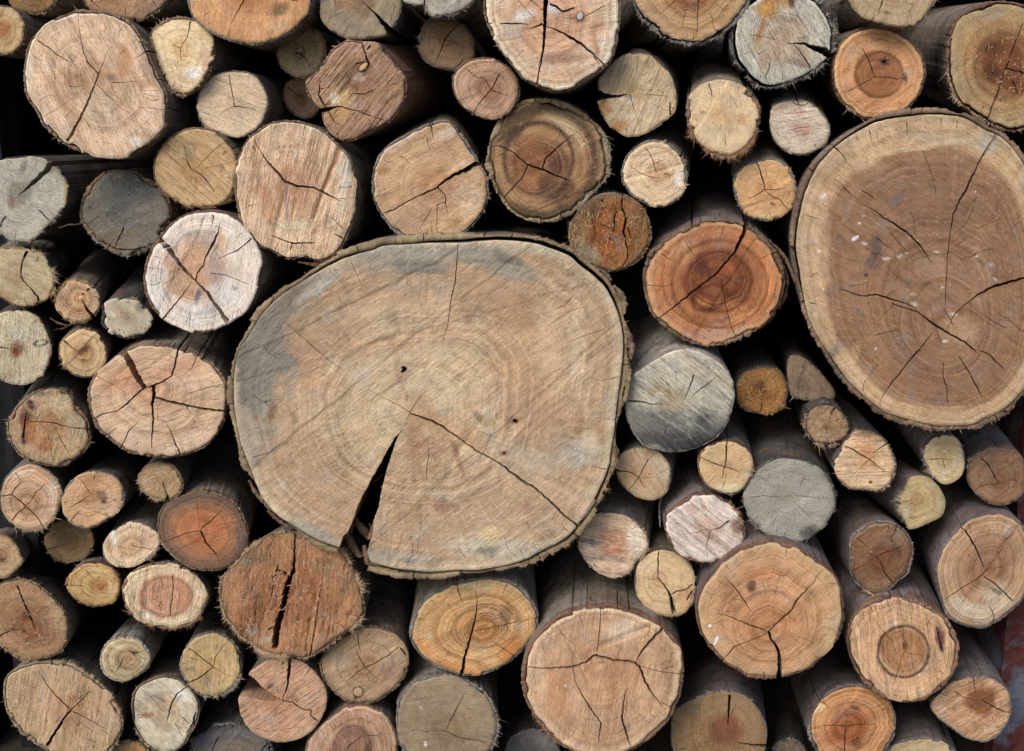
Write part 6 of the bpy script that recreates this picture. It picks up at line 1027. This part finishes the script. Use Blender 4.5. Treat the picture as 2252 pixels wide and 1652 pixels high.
log('small sandy log cut off by the left edge, above the coarse brown log', 'V',
    [(0,1174),(20,1180),(37,1197),(48,1219),(50,1237),(36,1257),(10,1272),(-25,1268),(-50,1235),(-48,1200),(-25,1180)],
    face=((186,160,120),(196,162,118),(176,136,92)), rough=.8, ang=20, bark=(3,.8,0), bm='brown', d=-.004, chips=120, bl=[(2,1230,12,8,0,(108,72,48),.8)], cr=[([(-10,1232),(6,1230)],[3,2])], vp=(300,950))
log('small yellow oval log with a rusty pith off centre', T03,
    [(600,125),(680,30),(780,-5),(900,-2),(1000,50),(1055,120),(1072,205),(1050,300),(980,372),(880,392),(780,386),(690,350),(610,270),(578,190)],
    face=((196,162,106),(192,156,98),(176,130,76)), hr=.25, hs=.2, rn=9, rk=.6, ang=-30, sk=.2, saw=.6, bark=(4,.9,0), bm='red', d=.0, pith=(890,220), vp=(420,1000),
    cr=[([(740,50),(800,120),(850,170)],[3,6,3]),([(600,203),(680,202),(740,207)],[6,6,3])], bl=[(895,225,34,30,0,(104,54,28),.9),(870,205,80,50,0,(160,104,58),.7),(1030,120,30,90,-20,(180,112,70),.7),(700,190,30,60,0,(200,166,110),.5)], fr=[(120,190,1.2,5)], chips=50)
log('cream oval log with a wavy pinkish red ring around its heart', T03,
    [(1082,210),(1120,130),(1180,70),(1250,35),(1400,3),(1550,13),(1700,80),(1790,180),(1842,290),(1805,410),(1740,510),(1640,560),(1500,582),(1350,562),(1200,500),(1110,400),(1076,280)],
    face=((214,190,150),(212,186,150),(196,146,112)), hr=.55, hs=.1, rn=9, rk=.4, ang=80, sk=.25, saw=.9, bark=(5,.8,0), bm='brown', d=-.008, pith=(1500,300), vp=(700,1000),
    cr=[([(1520,105),(1525,220),(1520,320),(1500,400),(1505,470)],[7,9,8,10,5])],
    rg=[(1460,300,215,170,5,24,(176,112,82),.75),(1480,310,130,110,5,14,(186,130,98),.5)], bl=[(1230,450,30,40,0,(140,132,106),.7),(1320,470,70,30,-10,(226,222,208),.7),(1560,500,180,30,10,(222,204,164),.6),(1170,290,24,90,0,(176,156,116),.5)], fr=[(200,330,3.0,7)], chips=50, fm='brown')
log('brown log at the left edge with coarse fibres and two cracks meeting at its heart', 'V',
    [(0,1283),(35,1271),(75,1280),(104,1300),(132,1328),(150,1356),(154,1387),(148,1417),(130,1437),(100,1449),(62,1454),(30,1444),(0,1417),(-25,1390),(-40,1345),(-28,1305)],
    face=((180,148,108),(172,130,90),(146,98,64)), hr=.5, hs=.25, rough=1.0, ang=10, sk=.25, bark=(5,.85,0), bm='brown', d=.0, pith=(72,1385), vp=(420,1050), fm='tan',
    cr=[([(37,1287),(45,1307),(53,1327),(62,1347),(72,1370),(79,1385)],[4,3.4,4.5,4.5,3,1]),([(-2,1401),(22,1387),(50,1383)],[3.4,2.6,1])], bl=[(60,1355,12,12,0,(106,66,44),.7),(52,1388,6,5,0,(90,56,40),.8),(130,1350,24,50,0,(190,164,124),.5)], chips=420, fr=[(190,330,1.4,6),(60,110,1.4,7)])
log('small greyish tan log with swirling growth rings below the cream log with the red ring', T03,
    [(950,700),(1050,665),(1180,662),(1260,708),(1322,800),(1328,880),(1280,960),(1200,1012),(1120,1045),(1040,1048),(960,1020),(905,960),(880,850),(898,770)],
    face=((170,158,122),(176,156,116),(164,134,98)), hr=.4, rn=7, rk=.8, ang=-15, sk=.3, bark=(4,.8,0), bm='pale', d=.002, pith=(1130,850), vp=(640,950), tilt=(0,0),
    cr=[([(1130,772),(1175,800),(1240,785),(1300,770)],[4,12,5,3]),([(1175,800),(1190,822)],[8,4]),([(1085,845),(1070,890),(1020,965)],[6,8,5]),([(980,900),(1000,925)],[4,3])],
    bl=[(1190,800,40,30,0,(116,94,70),.7),(980,980,60,30,20,(186,166,112),.6),(1040,740,90,30,-20,(196,186,150),.5)], rg=[(1140,850,95,90,0,12,(140,112,82),.6)], chips=30)
log('small yellow tan log with a Y crack and a bristly grey lower right rim', T03,
    [(1640,740),(1720,655),(1850,613),(1980,638),(2080,720),(2122,850),(2132,960),(2080,1080),(2000,1152),(1880,1192),(1760,1172),(1660,1082),(1600,980),(1583,870)],
    face=((188,162,114),(190,160,110),(184,148,96)), ang=84, sk=.25, saw=.8, rk=.25, bark=(5,.9,0), bm='grey', d=-.002, pith=(1880,920), vp=(640,1000), fm='grey',
    cr=[([(1655,750),(1750,820),(1880,920)],[9,9,8]),([(1880,920),(1900,830),(1960,740),(2000,700)],[7,7,6,3]),([(1880,920),(1750,1020),(1645,1070)],[8,14,12]),([(1885,925),(2000,990),(2110,1020)],[5,3,2])], bl=[(1680,940,60,30,-20,(150,130,96),.6),(1830,1020,60,50,0,(144,126,90),.5),(1740,1120,60,30,0,(196,166,108),.5)], fr=[(255,30,3.4,7),(20,50,1.4,5)], chips=30)
log('small whitish log marbled grey with a rusty patch at its left, near the bottom left', 'V',
    [(319,1500),(345,1487),(380,1487),(408,1502),(428,1523),(440,1552),(434,1590),(422,1612),(404,1640),(382,1655),(350,1655),(319,1637),(300,1611),(292,1581),(288,1549),(296,1517)],
    face=((184,180,156),(190,180,156),(180,160,130)), hr=.4, ang=-38, sk=.45, saw=.5, mot=.6, rk=.3, bark=(4,.8,1.2), bm='brown', d=.002, vp=(640,1000), pith=(365,1580),
    cr=[([(414,1509),(389,1527),(377,1547),(372,1567),(365,1592)],[2.8,3,3.4,3,.8]),([(328,1529),(360,1564)],[1.2,1]),([(399,1577),(422,1595)],[2,1.2]),([(385,1590),(400,1620)],[1.2,1]),([(430,1565),(425,1590),(410,1612)],[2,5,2])],
    bl=[(325,1573,18,7,10,(166,102,66),.8),(345,1540,34,14,-30,(146,136,128),.5),(370,1545,30,20,-30,(196,160,120),.5),(400,1530,24,20,-30,(206,204,200),.5),(335,1615,50,12,-28,(200,192,156),.5),(355,1590,40,10,-30,(140,126,104),.4)], fr=[(200,260,1.6,6)], chips=60)
log('large oval tan log in the bottom left corner with a four way crack', T03,
    [(7,1519),(9,1500),(20,1480),(50,1462),(87,1454),(130,1453),(165,1462),(195,1480),(225,1505),(250,1535),(265,1565),(272,1588),(266,1620),(250,1645),(215,1672),(160,1680),(115,1660),(100,1648),(62,1626),(30,1594),(12,1556)],
    face=((180,156,122),(186,154,116),(178,138,102)), hr=.4, rk=.15, ang=80, sk=.4, saw=1.0, rough=.6, bark=(8,.93,.8), bm='olive', d=-.012, pith=(625,1300), vp=(500,1000),
    cr=[([(360,990),(430,1100),(530,1210),(625,1300)],[6,8,10,9]),([(800,1130),(700,1230),(630,1300)],[5,9,8]),([(625,1300),(560,1380),(500,1480),(410,1620)],[16,22,24,28]),([(630,1305),(760,1370),(880,1440),(960,1480)],[8,7,5,2]),([(200,1070),(320,1110)],[3,3])],
    bl=[(650,1200,26,20,0,(112,76,52),.7),(640,1190,60,40,0,(168,120,80),.6),(380,1000,70,60,30,(140,122,106),.6),(800,1570,50,20,-20,(130,112,88),.6),(700,920,60,60,0,(150,128,104),.5),(650,1450,130,60,-20,(186,144,100),.5)], fr=[(60,130,1.2,6),(130,240,1.0,5),(320,60,1.6,6)], chips=160, fm='tan')
log('blackened violet grey log at the bottom edge with a fuzzy ring of bark', 'V',
    [(417,1640),(440,1612),(475,1595),(515,1590),(555,1597),(585,1615),(602,1650),(595,1700),(510,1735),(430,1715)],
    face=((100,98,100),(104,100,100),(136,116,96)), hr=.4, hs=.3, ang=60, sk=.5, rough=.5, bark=(7,.95,1), bm='dark', d=.03, fm='grey', cr=[([(600,1625),(575,1650),(560,1665)],[3,3]),([(480,1620),(465,1655)],[2,2])], bl=[(450,1625,24,22,30,(92,90,108),.7),(500,1600,60,8,0,(78,78,82),.6),(540,1650,30,20,0,(120,104,84),.5)], fr=[(20,160,2.4,7)], chips=60)
log('tip of a small log with an orange patch at the bottom edge', 'V',
    [(243,1665),(250,1645),(268,1632),(290,1628),(312,1636),(330,1655),(335,1685),(300,1715),(260,1705)],
    face=((176,146,104),(184,136,84),(180,120,70)), rough=.8, bark=(4,.9,0), bm='olive', d=.004, fr=[(20,160,2,6)], chips=60, vp=(500,1200))
log('charred looking dark log deep in the bottom gap left of the large squarish log', 'V',
    [(1110,1650),(1122,1622),(1150,1606),(1185,1604),(1215,1620),(1232,1650),(1225,1700),(1160,1720),(1115,1700)],
    face=((112,112,112),(100,100,102),(90,88,88)), rough=.8, ang=50, sk=.5, bark=(4,.9,0), bm='dark', d=.06, fm='grey', vp=(1200,1000), bl=[(1190,1630,20,12,-30,(120,120,124),.6)])
log('dark log low in the gap left of the orange brown cross cracked one', 'V',
    [(1700,1650),(1712,1632),(1735,1625),(1760,1634),(1778,1660),(1775,1700),(1730,1715),(1700,1695)],
    face=((136,122,104),(130,114,96),(118,100,82)), rough=.9, bark=(5,.9,0), bm='dark', d=.05, fm='grey', fr=[(30,150,2,6)], chips=40, vp=(1690,1000))
# ------------------------------------------------------------------ left side, middle
log('small pale log at the left edge with a wavy dark crack and bristling fibres', T01,
    [(0,545),(30,543),(62,548),(92,560),(112,585),(122,612),(120,637),(105,657),(75,673),(37,675),(0,654),(-25,630),(-32,590),(-20,558)],
    face=((190,174,132),(194,174,134),(184,158,116)), hr=.4, rn=7, rk=.35, ang=-25, sk=.2, rough=.9, bark=(4,.8,0), bm='brown', d=.0, pith=(200,760), vp=(350,300), fm='tan',
    cr=[([(240,560),(200,640),(180,740),(200,820),(260,880),(330,960),(345,1020)],[28,16,14,12,10,16,24])], bl=[(280,668,30,12,0,(222,226,230),.8),(30,960,90,50,-30,(190,136,84),.7),(300,1020,90,24,15,(190,140,92),.6),(440,930,40,60,0,(186,136,92),.5),(260,760,90,130,0,(204,186,150),.4)], chips=260, fr=[(330,100,3.2,8),(100,170,2.0,7)])
log('tiny tan log with square worm holes and a wedge split at its lower right', T01,
    [(560,850),(640,808),(740,828),(830,880),(880,965),(887,1050),(845,1130),(770,1182),(680,1202),(590,1172),(510,1102),(480,1020),(500,930)],
    face=((188,154,116),(188,150,112),(186,144,104)), rn=5, rk=.8, ang=60, sk=.1, bark=(4,.7,0), bm='olive', d=.004, pith=(715,960), vp=(560,150),
    cr=[([(720,990),(760,1060),(790,1105),(830,1150)],[8,18,30,40]),([(530,985),(630,993)],[3,4]),([(600,1100),(640,1120)],[2,2])], pits=[(775,900,15),(733,940,13),(845,962,8),(690,965,6)], bl=[(700,965,30,14,0,(220,178,130),.6),(750,1090,60,30,-40,(190,136,84),.5)], fr=[(60,180,2.8,7),(230,300,1,6)], chips=50, fm='gold')
log('tiny grey white log with a notched rim, left of the chalk white cracked log', T01,
    [(900,1050),(960,992),(1080,968),(1200,978),(1240,1030),(1290,1060),(1335,1120),(1352,1180),(1310,1250),(1240,1312),(1130,1337),(1020,1312),(940,1262),(888,1190),(905,1120)],
    face=((184,176,152),(186,174,148),(172,150,124)), rn=7, rk=.3, ang=-50, sk=.3, bark=(6,.8,1), bm='dark', d=.0, pith=(1090,1130), vp=(700,150), fm='grey',
    cr=[([(900,1142),(940,1140),(975,1146)],[14,8,3]),([(1050,1245),(1052,1270)],[8,5]),([(1290,1235),(1270,1250)],[6,6]),([(1170,1190),(1260,1240)],[2,2])], bl=[(920,1065,20,18,0,(170,112,66),.8),(1185,1300,40,16,0,(136,84,58),.85),(1000,1270,18,18,-30,(150,96,62),.7),(1240,1050,60,60,-40,(134,122,106),.7)], chips=70, fr=[(40,170,1.2,6)])
log('white log at the left edge with a reddish crumbly pith and an oval peg knot', T01,
    [(0,689),(30,683),(65,687),(92,707),(107,732),(114,762),(109,798),(98,824),(75,840),(45,847),(0,837),(-35,808),(-42,755),(-25,708)],
    face=((204,190,156),(204,190,156),(196,178,142)), ang=85, sk=.2, saw=.9, rough=.9, rk=.15, bark=(3,.7,0), bm='dark', d=-.004, pith=(150,1435), vp=(350,400),
    cr=[([(-20,1408),(30,1412),(75,1418)],[12,10,6]),([(165,1540),(175,1600)],[3,3]),([(360,1600),(410,1625)],[7,4])], bl=[(155,1435,74,80,0,(130,76,52),.9),(150,1380,24,24,0,(166,112,66),.6),(425,1440,20,60,0,(186,120,104),.5),(110,1650,90,30,0,(206,176,130),.5),(200,1300,160,120,0,(200,194,176),.4)],
    knots=[(358,1368,52,24,14,(184,166,146))], chips=240, fr=[(20,80,1.4,5)])
log('tiny ringed tan log with a dark centre, right of the white left edge log', T01,
    [(600,1290),(700,1243),(800,1250),(900,1330),(947,1440),(942,1550),(880,1642),(800,1675),(700,1672),(620,1640),(550,1560),(513,1450),(530,1360)],
    face=((184,156,114),(186,154,110),(176,136,92)), hr=.3, rn=7, rk=.8, ang=60, sk=.1, bark=(4,.9,0), bm='brown', d=.002, pith=(735,1450), vp=(500,300),
    cr=[([(560,1345),(630,1410),(690,1442)],[16,10,4]),([(735,1500),(732,1560)],[7,4]),([(710,1520),(760,1520)],[5,4]),([(775,1570),(790,1620)],[5,3])], bl=[(750,1420,60,36,20,(96,60,44),.85),(700,1450,40,30,0,(112,74,52),.7),(735,1520,30,14,0,(116,76,54),.6)], fr=[(150,250,1.2,5)], chips=50, fm='tan')

# ------------------------------------------------------------------ loose bark and splinters
def strip(name, pts, ws, d0, th, mat, parent=None, curl=0.0, label=None, cat=None):
    P_ = np.array(pts, float); sg = np.concatenate([[0], np.cumsum(np.hypot(*(P_[1:] - P_[:-1]).T))]); n = max(6, int(sg[-1] / 2.5)); s_ = np.linspace(0, sg[-1], n)
    x = np.interp(s_, sg, P_[:, 0]) + np.array([rnd.gauss(0, .4) for _ in s_]); y = np.interp(s_, sg, P_[:, 1]) + np.array([rnd.gauss(0, .4) for _ in s_]); w_ = np.interp(s_, np.linspace(0, sg[-1], len(ws)), ws) * np.array([rnd.uniform(.7, 1.25) for _ in s_]) / 2
    dx, dy_ = np.gradient(x), np.gradient(y); l = np.hypot(dx, dy_) + 1e-9; nx_, ny_ = -dy_ / l, dx / l
    zz = d0 + curl * np.sin(np.linspace(0, 3, n)) + np.array([rnd.gauss(0, .0006) for _ in s_])
    rows = [unproj(x + nx_ * w_ * k, y + ny_ * w_ * k, zz + o) for k, o in ((-1, .001), (-.4, -th * .5), (.3, -th * .3), (1, .001), (1, th), (-1, th))]
    V_ = np.concatenate(rows); F_ = []
    for k in range(6):
        k2 = (k + 1) % 6
        for i in range(n - 1): F_.append((k * n + i, k * n + i + 1, k2 * n + i + 1, k2 * n + i))
    F_ += [tuple(k * n for k in range(6)), tuple(k * n + n - 1 for k in range(5, -1, -1))]
    bpv = np.stack([V_[:, 0] * 3, V_[:, 1] * 3, V_[:, 2] * 3], 1)
    if parent is None:
        c_ = V_.mean(0); o = new_mesh(name, V_ - c_, F_, [mat], None, attrs={'bp': ('FLOAT_VECTOR', bpv)}); o.location = c_
        o['label'] = label; o['category'] = cat
    else: o = new_mesh(name, V_, F_, [mat], parent, attrs={'bp': ('FLOAT_VECTOR', bpv)})
    return o
by = lambda key: [o for o, l in ALL if key in l][0]
g_ = by('sinuous')
strip('bark_flake', [(1690,528),(1712,548),(1730,572),(1742,600),(1748,622)], [5,8,9,8,5], .004, .004, BARK['brown'], g_, .004)
strip('bark_flake', [(1716,566),(1728,596),(1732,620),(1727,650),(1712,680)], [3,6,8,9,7], .010, .004, BARK['red'], g_, .006)
strip('bark_flake', [(1706,686),(1690,706),(1668,724)], [6,9,5], .006, .004, BARK['brown'], g_)
g_ = by('giant central log, widest')
for pts, ws in (([(1318,592),(1336,606),(1344,618)], [6,12,7]), ([(1350,628),(1366,646),(1374,668),(1372,690)], [6,13,15,8]), ([(1376,716),(1384,738),(1390,765),(1388,790)], [7,13,15,9]), ([(1386,812),(1382,850),(1374,884)], [9,12,10]), ([(1310,1100),(1290,1128),(1268,1152)], [7,12,9]), ([(1350,980),(1356,1010),(1346,1040)], [6,11,8]),
                ([(632,652),(610,672),(590,694)], [3,8,5]), ([(676,600),(700,590),(726,580)], [3,9,6]), ([(742,572),(770,552),(800,540),(828,532)], [6,12,14,9]), ([(806,1238),(840,1252),(876,1258)], [6,10,8]), ([(548,1056),(560,1080),(578,1104)], [7,10,8]), ([(588,1122),(610,1142),(634,1160)], [8,10,7])):
    strip('bark_flake', pts, ws, -.046 + rnd.uniform(0, .006), .008, BARK['olive' if rnd.random() < .6 else 'brown'], g_, .003)
g_ = by('cream and pink striped')
o_ = OFFS[T12]; tq = lambda L_: [(o_[0] + x / o_[2], o_[1] + y / o_[2]) for x, y in L_]
for pts, ws, dd in (([(900,1225),(950,1310),(1000,1370),(1055,1450)], [8,16,17,14], -.012), ([(840,1390),(880,1460),(920,1530),(975,1610)], [10,18,18,12], -.02), ([(1085,1300),(1070,1380),(1050,1450)], [4,9,10], -.03), ([(870,1380),(820,1420),(775,1450)], [6,10,5], -.034), ([(1010,1500),(1020,1580),(1040,1650)], [9,13,12], -.03), ([(930,1250),(900,1330),(880,1400)], [5,9,8], .0)):
    strip('torn_wood', tq(pts), ws, dd, .008, BARK['brown'], by('giant central log, widest'), .004)
g_ = by('cream and pink striped')
strip('bark_flake', [(655,576),(690,582),(716,580),(745,566)], [4,8,9,4], -.012, .005, BARK['red'], g_)
strip('bark_strip', [(752,584),(730,596),(708,606),(690,614)], [4,9,8,5], -.03, .006, BARK['red'], None, .004, 'curled reddish bark strip hanging below the cream and pink striped log', 'bark strip')
g_ = by('ringed by loose dark bark')
strip('bark_flake', [(1826,8),(1836,34),(1840,62),(1834,92)], [5,10,9,6], -.004, .004, BARK['dark'], g_, .006)
strip('bark_flake', [(1632,20),(1614,50),(1606,84),(1610,118),(1624,146)], [5,9,10,10,6], .0, .004, BARK['dark'], g_, .006)
strip('splinter', [(128,502),(150,495),(184,492)], [1.5,3,1], .0, .001, FIB['grey'], None, 0, 'thin pale splinter sticking left from the dark slate grey log', 'splinter')
for i_, (pts, lab) in enumerate(((([(110,700),(130,712),(150,716)]), 'torn bark scrap right of the white log with the reddish pith'), (([(118,726),(140,722),(158,712)]), 'darker bark scrap directly above the tiny ringed tan log'), (([(1455,1080),(1450,1120),(1452,1160)]), 'dangling grey bark shred between the cream pink log and white pink log'))):
    strip('bark_scrap', pts, [3, 6, 3], .02 + .01 * i_, .003, BARK['brown' if i_ < 2 else 'grey'], None, .003, lab, 'bark scrap')
_lit = []
for _ in range(420):                                          # sawdust and shreds caught in the joints between logs
    _a = rnd.choice(ALL)[0]; _m = [c for c in _a.children if c.name.startswith('wood_core')][0]
    _v = _m.data.vertices; _b = rnd.choice(range(len(_v) - 1)); _p = np.array(_v[_b].co) + np.array(_a.location)
    if _v[_b].co.z > -.01: continue
    _lit.append((_p + np.array([0, .0, 0]), np.array([rnd.gauss(0, 1), rnd.gauss(0, .3), rnd.gauss(0, .5)]), .0007 * rnd.uniform(2, 6), .0007 * rnd.uniform(.6, 1.4), np.array([rnd.gauss(0, .4), 0, -.3]), rnd.random()))
_o = ribbons('sawdust', _lit, FIB['tan'], None)
